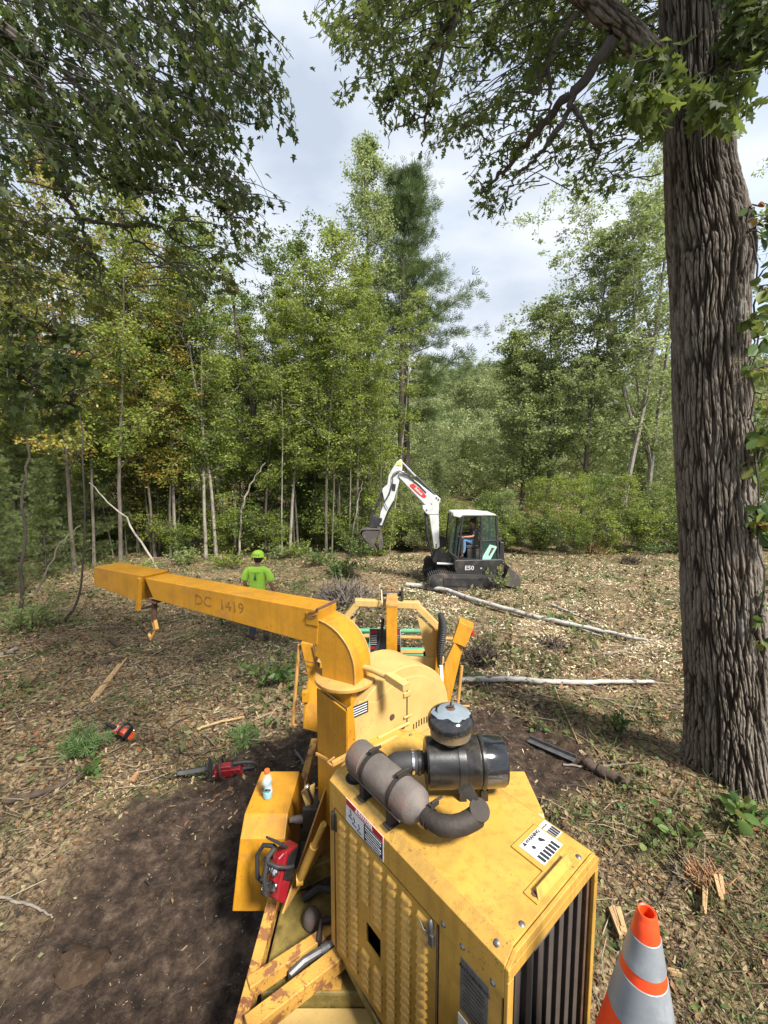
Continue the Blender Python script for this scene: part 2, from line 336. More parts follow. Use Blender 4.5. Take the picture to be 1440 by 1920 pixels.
flat_scatter('soil_crumbs', chipT, 26000, (.006, .03), tintmat('crumb', [(.015, .011, .009), (.05, .038, .03), (.10, .08, .06), (.26, .22, .17)], .95), lambda x, y: .12 + soil(x, y), 1.1, y1=6, tilt=.6, lift=.004)

# ================================================================== trees
def leafmat(name, cols, trans=.35): return tintmat(name, cols, .5, trans, .35)
LM_green = leafmat('forest_leaf', [(.08, .12, .022), (.14, .19, .034), (.20, .25, .048), (.28, .32, .07)], .5)
LM_yellow = leafmat('yellowing_leaf', [(.08, .12, .025), (.13, .16, .03), (.19, .20, .04), (.28, .22, .035), (.38, .18, .03)])
LM_orange = leafmat('orange_leaf', [(.13, .17, .03), (.18, .20, .035), (.28, .23, .04), (.42, .19, .03)], .45)
LM_lime = leafmat('lime_leaf', [(.06, .10, .018), (.10, .15, .028), (.15, .19, .035)])
LM_dark = leafmat('dark_leaf', [(.035, .058, .014), (.06, .09, .02), (.095, .13, .03)])  # darker green leaf tone mixed among the others
LM_needle = leafmat('pine_needle', [(.05, .072, .022), (.085, .115, .034), (.13, .16, .05)], .25)
LM_pale = leafmat('birch_leaf', [(.13, .18, .055), (.19, .245, .085), (.27, .31, .13)], .5)
LM_pine = leafmat('tall_pine_needle', [(.045, .075, .026), (.085, .125, .040), (.13, .175, .06)], .2)
LM_far = leafmat('hillside_leaf', [(.14, .18, .07), (.20, .24, .10), (.26, .29, .13)], .4)  # paler leaf copy for distance, colour raised in place of haze
B_grey = mat('grey_bark', (.12, .10, .08), .9, var=.5, vscale=8, bump=.5, bscale=30, stretch=(1, 1, .25))
B_dark = mat('dark_bark', (.055, .042, .034), .92, var=.5, vscale=9, bump=.8, bscale=26, stretch=(1, 1, .3))
B_pale = mat('pale_bark', (.27, .24, .20), .85, var=.55, vscale=7, bump=.3, bscale=30, stretch=(1, 1, .6))
def limbpath(p0, d0, L_, n, wob, rise, rnd):
    pts = [Vector(p0)]; d = Vector(d0).normalized()
    for i in range(n):
        d = (d + Vector((rnd.gauss(0, wob), rnd.gauss(0, wob), rnd.gauss(0, wob) + rise))).normalized(); pts.append(pts[-1] + d * L_ / n)
    return pts
def grow(seed, h, r0, cb, spread, nl, leaves, lsize, up=.9, lean=.02, tw=.45, shape='oval', clump=.33, wobble=.03, forks=0):
    """one broadleaf tree: wood MB and leaf arrays. cb = height where the crown starts (share of h)"""
    rnd = random.Random(seed); g = np.random.default_rng(seed); mb = MB()
    tr = limbpath((0, 0, -.25), (rnd.gauss(0, lean), rnd.gauss(0, lean), 1), h + .25, 14, wobble, .05, rnd)
    rad = [max(r0 * (1 - (i / 14) ** 1.1 * .93), .012) for i in range(15)]; rad[0] *= 1.35
    mb.tube(tr, rad, 7); tips = []
    axes = [(tr, rad)]
    for k in range(forks):
        i0 = rnd.randint(3, 7); a = rnd.random() * 6.28; q = limbpath(tr[i0], (math.cos(a) * .45, math.sin(a) * .45, 1), h * (1 - i0 / 14) * .9, 9, .05, .06, rnd)
        rr = [rad[i0] * .75 * (1 - j / 9 * .9) for j in range(10)]; mb.tube(q, rr, 6); axes.append((q, rr))
    for i in range(nl):
        t = cb + (1 - cb) * (i + rnd.random() * .8) / nl; q, rr = rnd.choice(axes) if forks else axes[0]
        m_ = len(q) - 1; f = min(t * m_, m_ - .01) if q is tr else rnd.random() * m_ * .999; j = int(f); p = q[j].lerp(q[j + 1], f - j)
        s = (t - cb) / (1 - cb); 
        prof = {'oval': math.sin(math.pi * min(1, .18 + .80 * s)) ** .7, 'cone': 1.05 - s, 'top': .35 + .65 * math.sin(math.pi * min(1, .1 + .85 * s))}[shape]
        L_ = spread * max(prof, .12) * rnd.uniform(.65, 1.15); a = rnd.random() * 6.283 if forks else i * 2.4 + rnd.gauss(0, .4)
        lp = limbpath(p, (math.cos(a), math.sin(a), up * rnd.uniform(.5, 1.3)), L_, 6, .14, .04, rnd)
        r1 = max(rr[j] * .32, .012); mb.tube(lp, [max(r1 * (1 - .15 * k), .006) for k in range(7)], 5, cap=False)
        for k in range(1, 7):
            w = (k / 6) ** 1.2
            tips.append((lp[k], w * L_ * tw + .15, w + .25))
            if k >= 3:
                for _ in range(2):
                    b = limbpath(lp[k], (rnd.gauss(0, 1), rnd.gauss(0, 1), rnd.gauss(.25, .5)), L_ * .33, 3, .2, 0, rnd)
                    mb.tube(b, [.012, .009, .007, .004], 4, cap=False); tips += [(b[2], L_ * .12 + .12, .7), (b[3], L_ * .12 + .12, .9)]
    tips += [(tr[-1], .35, 1), (tr[-2], .5, 1), (tr[-3], .5, 1)]
    Cn = np.array([t[0][:] for t in tips]); Rr = np.array([t[1] for t in tips]) ; W = np.array([t[2] for t in tips]); W /= W.sum()
    # small clumps inside each tip cloud, so that the crown has gaps
    nc = max(60, leaves // 22); ci = g.choice(len(tips), nc, p=W); cc = Cn[ci] + g.normal(size=(nc, 3)) * Rr[ci, None] * np.array([.62, .62, .42])
    li = g.integers(0, nc, leaves); P = cc[li] + g.normal(size=(leaves, 3)) * clump * np.array([.8, .8, .45]) * g.uniform(.5, 1.2, nc)[li][:, None]
    D = g.normal(size=(leaves, 3)); D[:, 2] = D[:, 2] * .5 - .25; tint = np.clip(g.normal(.5, .16, nc)[li] + g.normal(0, .12, leaves), 0, 1)
    return mb, P, D, tint, lsize
def leafobj(name, P, D, tint, lsize, m, T=QUAD, parent=None):
    M_ = frames(D); S = lsize * rng.uniform(.6, 1.25, len(P)); V, F = scatter(T[0], T[1], P, M_, S)
    return npmesh(name, V, F, m, np.repeat(tint, len(T[0])), parent=parent)
tuft = []
for k in range(5):
    a = (k - 2) * .42; ca, sa = math.cos(a), math.sin(a); z_ = [.1, -.12, .16, -.05, .08][k]
    tuft.append([(0, -.02, 0), (ca, sa - .05, z_), (ca, sa + .05, z_), (0, .02, 0)])
TUFT = (np.array(tuft).reshape(-1, 3), np.arange(20).reshape(5, 4))
def grow_pine(seed, h, r0, cb, spread, whorls, per, tufts, tsize, droop=0.0, tier=1.0):
    rnd = random.Random(seed); g = np.random.default_rng(seed); mb = MB()
    tr = limbpath((0, 0, -.25), (rnd.gauss(0, .012), rnd.gauss(0, .012), 1), h + .25, 14, .008, .05, rnd)
    mb.tube(tr, [max(r0 * (1 - i / 14 * .93), .02) for i in range(15)], 8); P = []; D = []; Wt = []
    for i in range(whorls):
        s = (i + rnd.uniform(-.2, .2)) / whorls; s = max(0, s); f = min((cb + (1 - cb) * s) * 14, 13.99); j = int(f); p = tr[j].lerp(tr[j + 1], f - j)
        pr = (1.0 - s) ** .95 * (.75 + .25 * math.sin(s * 9)) + .06
        if s < .25: pr *= .5 + 2 * s
        a0 = rnd.random() * 6.28
        for k in range(per):
            if rnd.random() < .13: continue
            a = a0 + 6.283 * k / per + rnd.gauss(0, .25); L_ = spread * pr * rnd.uniform(.6, 1.2); 
            lp = limbpath(p + Vector((0, 0, rnd.gauss(0, .18 * tier))), (math.cos(a), math.sin(a), .1 + .55 * s - droop), L_, 6, .05, .03, rnd)
            mb.tube(lp, [max(.035 * (1 - q * .14), .008) * (1.2 - s * .6) for q in range(7)], 5, cap=False)
            for q in range(2, 7):
                w = .16 * L_ * (1.35 - abs(q - 4.4) * .28) + .1
                for _ in range(3):
                    v = Vector((rnd.gauss(0, 1) * w, rnd.gauss(0, 1) * w, rnd.gauss(0, .10) * tier + .05)); P.append((lp[q] + v)[:]); D.append(((lp[q] - lp[q - 1]).normalized() * 1.0 + v * .9 + Vector((0, 0, .35)))[:])
    P = np.array(P); D = np.array(D); i = g.integers(0, len(P), tufts)
    Q = P[i] + g.normal(size=(tufts, 3)) * np.array([.16, .16, .07 * tier]) * max(.6, spread / 3.5); Dd = D[i] / np.linalg.norm(D[i], axis=1, keepdims=True) + g.normal(size=(tufts, 3)) * .35
    return mb, Q, Dd, np.clip(g.normal(.5, .2, len(P))[i] * .8 + g.random(tufts) * .25, 0, 1), tsize
# prototype meshes, shared by the trees that stand in the forest
PROTO = {}
def proto(key, made, bark, lm, T=QUAD):
    mb, P, D, t, ls = made
    w = mb.build('trunk', bark); c = leafobj('crown', P, D, t, ls, lm, T)
    PROTO[key] = (w.data, {lm.name: c.data}, lm); bpy.data.objects.remove(w); bpy.data.objects.remove(c)
def crown_mesh(key, lm):
    d = PROTO[key][1]
    if lm.name not in d:
        me = PROTO[key][1][PROTO[key][2].name].copy(); me.materials.clear(); me.materials.append(lm); d[lm.name] = me
    return d[lm.name]
trunk_var = {}
def trunk_mesh(key, bk):
    if bk is None: return PROTO[key][0]
    k = (key, bk.name)
    if k not in trunk_var: me = PROTO[key][0].copy(); me.materials.clear(); me.materials.append(bk); trunk_var[k] = me
    return trunk_var[k]
def plant(name, key, x, y, s=1.0, sz=None, rz=None, label=None, cat='tree', group=None, lm=None, bark=None, tilt=(0, 0)):
    e = bpy.data.objects.new(name, None); C.objects.link(e); e.location = (x, y, gz(x, y)); e.empty_display_size = .3
    e.rotation_euler = (tilt[0], tilt[1], random.random() * 6.28 if rz is None else rz); e.scale = (s, s, sz or s); tag(e, label, cat, group)
    w = bpy.data.objects.new('trunk' if cat == 'tree' else 'stems', trunk_mesh(key, bark)); C.objects.link(w); w.parent = e
    c = bpy.data.objects.new('crown' if cat == 'tree' else 'foliage', crown_mesh(key, lm or PROTO[key][2])); C.objects.link(c); c.parent = e
    return e
for i in range(5): proto('slim%d' % i, grow(100 + i, 15, .075, .26, 2.0, 34, 10500, .13, up=.9, clump=.24, tw=.2, wobble=.02), B_grey, LM_green)
for i in range(3): proto('broad%d' % i, grow(200 + i, 14, .14, .22, 3.3, 40, 13000, .14, up=.7, shape='top', clump=.27, tw=.22, forks=1), B_grey, LM_green)
for i in range(3): proto('sap%d' % i, grow(300 + i, 5.0, .028, .12, 1.5, 20, 4200, .115, up=.45, clump=.22, tw=.35, wobble=.05), B_grey, LM_green)
for i in range(3): proto('shrub%d' % i, grow(400 + i, 1.9, .018, .04, 1.15, 16, 2600, .10, up=.8, clump=.17, tw=.4, wobble=.1, forks=3), B_dark, LM_green)
for i in range(2): proto('hem%d' % i, grow_pine(500 + i, 7.5, .06, .07, 2.2, 20, 6, 7500, .13, droop=.12), B_dark, LM_needle, TUFT)
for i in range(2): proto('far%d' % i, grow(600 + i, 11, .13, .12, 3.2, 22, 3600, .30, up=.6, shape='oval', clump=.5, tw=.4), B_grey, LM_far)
def bx(px, y, z=0): return (px - 720) / FPX * (y * cP - (z - CH) * sP)
# --- the tall single trees of the skyline, each its own mesh
def single(name, made, bark, lm, px, y, label, T=QUAD, rz=0, tilt=0):
    mb, P, D, t, ls = made; x = bx(px, y, -.4); e = empty(name, (x, y, gz(x, y)), label, 'tree'); e.rotation_euler = (0, tilt, rz)
    for o in (mb.build('trunk', bark), leafobj('crown', P, D, t, ls, lm, T)): o.parent = e
    return e
single('aspen_tree', grow(11, 22.0, .20, .20, 2.45, 70, 24000, .15, up=1.1, clump=.24, tw=.18, wobble=.012, lean=.005), B_grey, LM_pale, 692, 25, 'tall slender pale leaved tree with a pointed top left of the big pine')
single('white_pine', grow_pine(12, 21.8, .30, .33, 6.6, 12, 6, 17000, .30, tier=.22), B_dark, LM_pine, 764, 26.5, 'tall dark conifer with tiers of branches behind the excavator arm', TUFT)
PT = MB(); PT.tube([(0, 0, -.3), (.1, 0, 6), (.15, 0, 12), (.2, 0, 16)], [.2, .16, .12, .05], 8)
ddp = PT.build('bare_pine_trunk', B_dark); ddp.location = (bx(748, 24.5, -.4), 24.5, gz(bx(748, 24.5), 24.5)); tag(ddp, 'dark bare trunk standing close against the left side of the tall conifer', 'tree trunk')
for (px, y, h, sp, sd_, fk, lab) in ((1090, 25, 15.5, 3.2, 21, 0, 'leafy tree with a wide airy crown left of the pale forked trees'), (1158, 24, 19.5, 3.4, 22, 2, 'pale forked tree rising highest to the left of the oak trunk'),
                                     (1205, 25.5, 18.5, 3.6, 23, 2, 'pale barked tree leaning right just left of the oak trunk'), (1022, 25.5, 12.6, 3.3, 24, 0, 'airy leafy tree between the conifer and the pale forked trees'), (975, 27, 10.5, 2.8, 27, 0, 'lower leafy tree standing nearest the excavator cab on its right'),
                                     (585, 26, 16.0, 2.6, 25, 1, 'bright green rounded tree top left of the slender pale tree'), (1500, 24, 19, 4.0, 26, 1, 'feathery green tree seen right of the oak trunk')):
    single('broadleaf_tree', grow(sd_, h + 1.6, .17, .22, sp, 64, 17500, .17, up=.75, clump=.24, tw=.16, wobble=.03, forks=fk, shape='oval'), B_pale if sd_ in (22, 23) else B_grey, LM_pale if sd_ != 25 else LM_lime, px, y, lab)
# --- the forest edge on the left and behind
rf = random.Random(5)
G1 = 'slender trees of the left forest edge'; G2 = 'bushy saplings along the forest edge'; G3 = 'low shrubs along the forest edge'; G4 = 'drooping conifers under the left trees'; G5 = 'taller trees behind the forest edge'
L1 = 'slender grey trunked tree in the dense left forest edge'; L1p = 'slender pale trunked tree in the left forest edge'
FRONT = {205: 'orange tinted slender tree rising over the end of the chute deflector', 258: 'orange leafed slender tree over the joint of the chute deflector', 290: 'yellowing slender tree just left of a trio of close trunks', 318: 'yellowing slender trunk, left one of a close trio above the chute', 330: 'pale slender trunk, middle one of a close trio above the chute', 343: 'yellowing slender trunk, right one of a close trio above the chute',
 385: 'straight whitish trunk rising above the chute lettering', 405: 'pale slender lime leafed tree right of the straight whitish trunk', 440: 'pale trunk beside the bent stem above the worker', 452: 'grey slender trunk right beside the bent pale stem', 497: 'grey slender trunk directly right of the worker helmet', 543: 'whitest straight birch trunk right of the worker', 560: 'grey slender trunk close right of the whitest birch', 612: 'grey slender trunk behind the short pale snag', 636: 'grey slender trunk midway between snag and excavator bucket', 668: 'grey slender trunk nearest the excavator bucket'}
for px in FRONT:
    y = rf.uniform(18.3, 20.5); pale = px in (330, 385, 543, 440, 405); s = rf.uniform(.7, 1.0)
    plant('slender_tree', 'slim%d' % rf.randrange(5), bx(px, y), y, s, s * rf.uniform(.9, 1.1), label=FRONT[px], group=G1, lm=LM_orange if px in (258, 330) else LM_yellow if px in (205, 290, 318, 343) else (LM_lime if px in (405, 440) else LM_green), bark=B_pale if pale else B_grey)
for px in (-190, -120, -60, -10, 35, 90, 140, 175, 225):
    y = rf.uniform(14, 21); plant('slender_tree', 'slim%d' % rf.randrange(5), bx(px, y), y, rf.uniform(.8, 1.1), label=L1, group=G1, lm=rf.choice([LM_yellow, LM_green, LM_green]))
for k in range(25):
    px = -260 + 950 * (k + rf.random()) / 25; y = rf.uniform(23, 40); br = rf.random() < .5; s = rf.uniform(.8, 1.12) * (1.0 if px < 480 else .74)
    plant('forest_tree', ('broad%d' % rf.randrange(3)) if br else 'slim%d' % rf.randrange(5), bx(px, y), y, s, label='leafy tree in the wood behind the left forest edge', group=G5, lm=rf.choice([LM_green, LM_green, LM_pale, LM_lime, LM_yellow] if px < 420 else [LM_green, LM_green, LM_pale, LM_dark]))
for k in range(16):
    px = 800 + 950 * (k + rf.random()) / 16; y = rf.uniform(27, 38); s = rf.uniform(.42, .6)
    plant('forest_tree', 'broad%d' % rf.randrange(3), bx(px, y), y, s, label='low leafy tree in the wood behind the right clearing', group='low trees behind the right clearing', lm=rf.choice([LM_green, LM_pale, LM_lime, LM_green]))
for k in range(80):
    px = -240 + 1850 * (k + rf.random()) / 80; y = rf.uniform(19.4, 25); s = rf.uniform(.5, 1.15) * (.72 if px > 780 else 1)
    plant('sapling', 'sap%d' % rf.randrange(3), bx(px, y), y, s, label='bushy sapling in the undergrowth at the forest edge', group=G2, lm=rf.choice([LM_green, LM_lime, LM_green, LM_pale] if px > 420 else [LM_green, LM_yellow, LM_green, LM_dark]))
for k in range(120):
    px = -240 + 1850 * (k + rf.random()) / 120; y = rf.uniform(18.6, 22.6); s = rf.uniform(.5, 1.05)
    plant('shrub', 'shrub%d' % rf.randrange(3), bx(px, y), y, s, label='low leafy shrub at the edge of the clearing', cat='shrub', group=G3, lm=rf.choice([LM_green, LM_dark, LM_green, LM_lime]))
for (px, y, s) in ((-70, 10.5, .6), (5, 12.8, .6), (85, 14.6, .55), (120, 16.5, .6), (-40, 15, .8), (175, 17, .8), (260, 19.5, .75), (500, 22.5, .85), (600, 23, .9), (650, 24, 1.0), (560, 21.5, .55), (330, 22.5, .9), (30, 17, 1.0), (200, 21.5, .95), (820, 25, .6)):
    plant('conifer', 'hem%d' % rf.randrange(2), bx(px, y), y, s, label='soft needled drooping conifer in the shade of the left forest', group=G4)
# thin poles with small tops, and leaning or fallen stems
for i in range(3): proto('pole%d' % i, grow(700 + i, 12.5, .042, .42, 1.1, 20, 3600, .12, up=1.1, clump=.2, tw=.22, wobble=.03), B_grey, LM_green)
for k, px in enumerate((212, 236, 270, 283, 300, 312, 336, 350, 362, 398, 412, 425, 470, 482, 515, 528, 552, 575, 598, 622, 640, 655, 678, 712, 730)):
    y = rf.uniform(18.2, 23); s = rf.uniform(.7, 1.05); pl_ = k % 3 == 0
    plant('thin_tree', 'pole%d' % rf.randrange(3), bx(px, y), y, s, label='very thin pole like young tree among the trunks left of the excavator', group='thin pole trees in the left forest edge', lm=LM_orange if px in (236, 312, 350) else LM_yellow if px < 380 and k % 2 else LM_lime if k % 3 == 1 else LM_green, bark=B_pale if pl_ else B_grey, tilt=(rf.gauss(0, .03), rf.gauss(0, .04)))
def stem(name, pts, r0, m, label, cat='tree trunk'):
    P = [aty(*p) for p in pts]; P[0].z = gz(P[0].x, P[0].y) - .05; q = MB(); W_ = wander2(P, 14); q.tube(W_, [r0 * (1 - .6 * i / 14) for i in range(15)], 7); return tag(q.build(name, m), label, cat)
def wander2(P, n):
    m = len(P) - 1; o = []
    for i in range(n + 1):
        t = i / n * m; j = min(int(t), m - 1); o.append(P[j].lerp(P[j + 1], t - j) + Vector((rf.gauss(0, .03), rf.gauss(0, .03), 0)))
    return o
stem('leaning_tree', [(507, 1030, 20), (497, 880, 20), (470, 740, 20), (445, 620, 20), (430, 520, 20)], .13, B_dark, 'dark trunk leaning left behind the worker')
stem('bent_stem', [(446, 1035, 18.5), (452, 960, 18.5), (470, 905, 18.5), (497, 868, 18.5)], .05, B_pale, 'pale stem bending right at the forest edge above the worker')
stem('fallen_pole', [(302, 1038, 15), (235, 970, 15.5), (165, 905, 16)], .045, B_pale, 'thin pale dead pole leaning left above the deflector')
stem('fallen_pole', [(60, 1075, 13), (110, 1020, 13.3), (150, 985, 13.6)], .035, B_grey, 'thin grey dead pole leaning right at the far left')
stem('leaning_sapling', [(120, 1175, 10), (150, 1120, 10), (157, 1000, 10.1), (157, 830, 10.2), (150, 700, 10.3)], .03, B_dark, 'thin dark curved sapling stem left of the deflector')
stem('leaning_sapling', [(36, 1120, 11), (44, 950, 11), (54, 820, 11.1)], .05, B_dark, 'dark straight sapling stem near the left edge')
stem('snag', [(612, 1010, 20), (613, 950, 20)], .07, B_pale, 'short pale broken trunk left of the excavator bucket')
stem('snag', [(655, 1005, 19), (672, 940, 19), (680, 902, 19)], .04, B_pale, 'pale slanting dead stem beside the excavator bucket')
# far hillside wood, read as one mass: instances of a tree crown on points
def far_wood():
    g = np.random.default_rng(3); n = 900; y = 42 + 85 * g.random(n) ** .8; x = (g.random(n) * 2 - 1) * (y * 1.15 + 12)
    V = np.stack([x, y, ground(x, y)], 1); me = bpy.data.meshes.new('distant_wood'); me.from_pydata(V.tolist(), [], [])
    o = bpy.data.objects.new('distant_wood', me); C.objects.link(o); tag(o, 'pale green wooded hillside rising behind the clearing', 'wood', kind='stuff')
    
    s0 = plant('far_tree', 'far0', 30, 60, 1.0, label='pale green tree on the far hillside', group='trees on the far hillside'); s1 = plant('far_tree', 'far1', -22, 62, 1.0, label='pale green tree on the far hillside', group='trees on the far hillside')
    ng = bpy.data.node_groups.new('wood_points', 'GeometryNodeTree'); ng.interface.new_socket('Geometry', in_out='INPUT', socket_type='NodeSocketGeometry'); ng.interface.new_socket('Geometry', in_out='OUTPUT', socket_type='NodeSocketGeometry')
    N = ng.nodes; L = ng.links; gi = N.new('NodeGroupInput'); go = N.new('NodeGroupOutput'); jn = N.new('GeometryNodeJoinGeometry')
    for i, s in enumerate((s0, s1)):
        for ch in s.children:
            if ch.name.startswith('trunk'): continue
            oi = N.new('GeometryNodeObjectInfo'); oi.inputs[0].default_value = ch; oi.transform_space = 'ORIGINAL'
            ip = N.new('GeometryNodeInstanceOnPoints'); L.new(gi.outputs[0], ip.inputs['Points']); L.new(oi.outputs['Geometry'], ip.inputs['Instance'])
            ix = N.new('GeometryNodeInputIndex'); md = N.new('FunctionNodeCompare'); md.data_type = 'INT'; mo = N.new('ShaderNodeMath'); mo.operation = 'MODULO'; mo.inputs[1].default_value = 2; L.new(ix.outputs[0], mo.inputs[0])
            cp = N.new('ShaderNodeMath'); cp.operation = 'COMPARE'; cp.inputs[1].default_value = i; cp.inputs[2].default_value = .1; L.new(mo.outputs[0], cp.inputs[0]); L.new(cp.outputs[0], ip.inputs['Selection'])
            N.remove(md)
            rr = N.new('FunctionNodeRandomValue'); rr.data_type = 'FLOAT_VECTOR'; rr.inputs[0].default_value = (0, 0, 0); rr.inputs[1].default_value = (.1, .1, 6.28); L.new(rr.outputs[0], ip.inputs['Rotation'])
            rs = N.new('FunctionNodeRandomValue'); rs.data_type = 'FLOAT'; rs.inputs['Min'].default_value = .6; rs.inputs['Max'].default_value = 1.15
            fs = [s_ for s_ in rs.outputs if s_.type == 'VALUE' and s_.enabled][0]; L.new(fs, ip.inputs['Scale']); L.new(ip.outputs[0], jn.inputs[0])
    L.new(jn.outputs[0], go.inputs[0]); md = o.modifiers.new('points', 'NODES'); md.node_group = ng
far_wood()

# ================================================================== near oak and the overhanging maple
def interp_path(table, py):
    return np.interp(py, [t[0] for t in table], [t[1] for t in table])
def cells(u, v, s, per):
    """distance to the nearest border between stretched bark plates; u periodic in per cells"""
    iu, iv = np.floor(u), np.floor(v); f1 = np.full(u.shape, 9.0); f2 = np.full(u.shape, 9.0)
    for du in (-1, 0, 1):
        for dv in (-1, 0, 1):
            cu = iu + du; cv = iv + dv; k = np.mod(cu, per)
            px_ = cu + .5 + .75 * (_h(k, cv, s) - .5); py_ = cv + .5 + .9 * (_h(k, cv, s + 9) - .5)
            d = np.hypot(u - px_, (v - py_) * .9); m = d < f1; f2 = np.where(m, f1, np.minimum(f2, d)); f1 = np.where(m, d, f1)
    return f2 - f1
def bark_tube(pts, rads, nu, nv, depth, per, vs, name, m, parent, flare=None, seed=0):
    pts = np.array([p[:] for p in pts]); rads = np.array(rads, float); L_ = np.concatenate([[0], np.cumsum(np.linalg.norm(np.diff(pts, axis=0), axis=1))])
    t = np.linspace(0, L_[-1], nv); Pc = np.stack([np.interp(t, L_, pts[:, i]) for i in range(3)], 1); k = np.ones(9) / 9
    Pp = np.pad(Pc, ((4, 4), (0, 0)), 'edge'); Pc = np.stack([np.convolve(Pp[:, i], k, 'valid') for i in range(3)], 1)
    rr = np.interp(t, L_, rads); T_ = np.gradient(Pc, axis=0); T_ /= np.linalg.norm(T_, axis=1, keepdims=True)
    ref = np.array([0, -1.0, 0]) if abs(T_[0][2]) > .6 else np.array([0, 0, 1.0])
    U = np.cross(T_, np.cross(ref, T_)); U /= np.linalg.norm(U, axis=1, keepdims=True); W = np.cross(T_, U)
    a = np.arange(nu) / nu * 2 * math.pi; A, TT = np.meshgrid(a, t); uu = A / (2 * math.pi) * per
    wu = uu + .6 * fbm(np.cos(A) * 2.2 + TT * .7, np.sin(A) * 2.2 + TT * 1.0, 3, seed) + .34 * fbm(uu * .5 + TT * 1.7, TT * 4.2, 3, seed + 4) * sstep(uu, 0, 2) * sstep(per - uu, 0, 2)
    c = cells(wu, TT * vs + 1.2 * fbm(uu * .9, TT * 1.3, 2, seed + 6), seed, per); c2 = cells(wu * 2, TT * vs * 3.1, seed + 2, per * 2); ridge = sstep(c, .02, .30) * (.62 + .38 * sstep(c2, .02, .22))
    fine = fbm(np.cos(A) * per * 1.2, np.sin(A) * per * 1.2 + TT * 22, 3, seed + 3) * .25 + fbm(uu * 4.1, TT * 26, 3, seed + 7) * .38
    rad = rr[:, None] * (1 + .05 * fbm(np.cos(A) * 1.1 + 4, np.sin(A) * 1.1 + TT * .5, 2, seed + 1)) + depth * (ridge - .8) + depth * .5 * fine
    if flare is not None: rad = rad + flare(A, TT)
    V = Pc[:, None] + U[:, None] * (np.cos(A) * rad)[..., None] + W[:, None] * (np.sin(A) * rad)[..., None]
    i = (np.arange(nv - 1)[:, None] * nu + np.arange(nu)[None]); j = np.roll(i, -1, axis=1); F = np.stack([i, j, j + nu, i + nu], -1).reshape(-1, 4)
    tv = np.clip(.15 + .75 * ridge + fine * .8, 0, 1)  # furrows near-black: crevice shade as well as dirt put into the bark tint
    return npmesh(name, V.reshape(-1, 3), F, m, tv.ravel(), True, parent)
M_oak = tintmat('oak_bark', [(.012, .009, .007), (.042, .032, .024), (.105, .085, .066), (.19, .165, .138)], .92, noise=(3.4, (.24, .225, .20), .6, .52, .64), bump=.7, bsc=34, stretch=(1, 1, .35))
oak = empty('oak_tree', atg(1362, 1500), 'huge oak with deeply furrowed grey bark filling the right side', 'tree')
OY = 4.35
# silhouette of the trunk measured at its own distance (left edge, right edge per image row)
sil = [(-120, 1236, 1350), (0, 1238, 1356), (110, 1242, 1362), (230, 1246, 1368), (330, 1246, 1376), (430, 1250, 1402), (480, 1254, 1411), (560, 1259, 1401), (700, 1261, 1399), (850, 1266, 1408), (1000, 1273, 1416), (1150, 1279, 1429), (1300, 1288, 1440), (1400, 1286, 1452), (1470, 1276, 1470), (1540, 1262, 1500)]
pts, rads = [], []
for py, l, r_ in sil[::-1]:
    a, b = aty(l, py, OY), aty(r_, py, OY); c = (a + b) / 2; pts.append(c); d_ = c.y * cP - (c.z - CH) * sP; rads.append((b - a).length / 2 * .845)
pts.insert(0, pts[0] + Vector((0, 0, -.5))); rads.insert(0, rads[0] * 1.12)
pts += [pts[-1] + Vector((-.03, .1, 1.5)), pts[-1] + Vector((-.1, .2, 4))]; rads += [rads[-1] * .92, rads[-1] * .6]
zb = pts[1].z
def oak_flare(A, T):  # root buttresses near the base, a bulge at the old wound
    h = T - .5; f = .10 * np.exp(-np.maximum(h, 0) / .35) * (np.cos(3 * A + .7) + .45 * np.cos(5 * A + 2)); g = np.exp(-((h - 4.25) ** 2) / .08) * .05 * np.maximum(0, np.cos(A - 1.3))
    hol = -.16 * np.exp(-((np.mod(A + .55 + math.pi, 2 * math.pi) - math.pi) ** 2 / .035 + (h - .20) ** 2 / .05))
    return f + hol * (h > -.6)
bark_tube(pts, rads, 720, 1000, .036, 40, 1.5, 'trunk', M_oak, oak, oak_flare, 3)
def lim(pxs, name='limb', per=14, hi=True):
    """limb through (px, py, y, half width in metres)"""
    P = [aty(p[0], p[1], p[2]) for p in pxs]; rr = [p[3] for p in pxs]
    return bark_tube(P, rr, 90, 260, .016, per, 3.5, name, M_oak, oak, None, 17)
lim([(1285, 300, 4.45, .08), (1262, 210, 4.42, .12), (1228, 120, 4.38, .12), (1185, 72, 4.3, .11), (1140, 30, 4.2, .10), (1080, -30, 4.1, .10), (980, -150, 3.7, .10), (800, -380, 3.2, .08)])
M_obr = mat('oak_branch_bark', (.075, .062, .052), .9, var=.5, vscale=10, bump=.5, bscale=40, stretch=(1, 1, 1))
def wander(P, n, amp, rnd):
    """resample a polyline smoothly with small kinks"""
    P = [Vector(p) for p in P]; out = []
    m = len(P) - 1
    for i in range(n + 1):
        t = i / n * m; j = min(int(t), m - 1); f = t - j; p0 = P[max(j - 1, 0)]; p1 = P[j]; p2 = P[j + 1]; p3 = P[min(j + 2, m)]
        q = .5 * ((2 * p1) + (p2 - p0) * f + (2 * p0 - 5 * p1 + 4 * p2 - p3) * f * f + (3 * p1 - p0 - 3 * p2 + p3) * f ** 3)
        out.append(q + Vector((rnd.gauss(0, amp), rnd.gauss(0, amp), rnd.gauss(0, amp))))
    return out
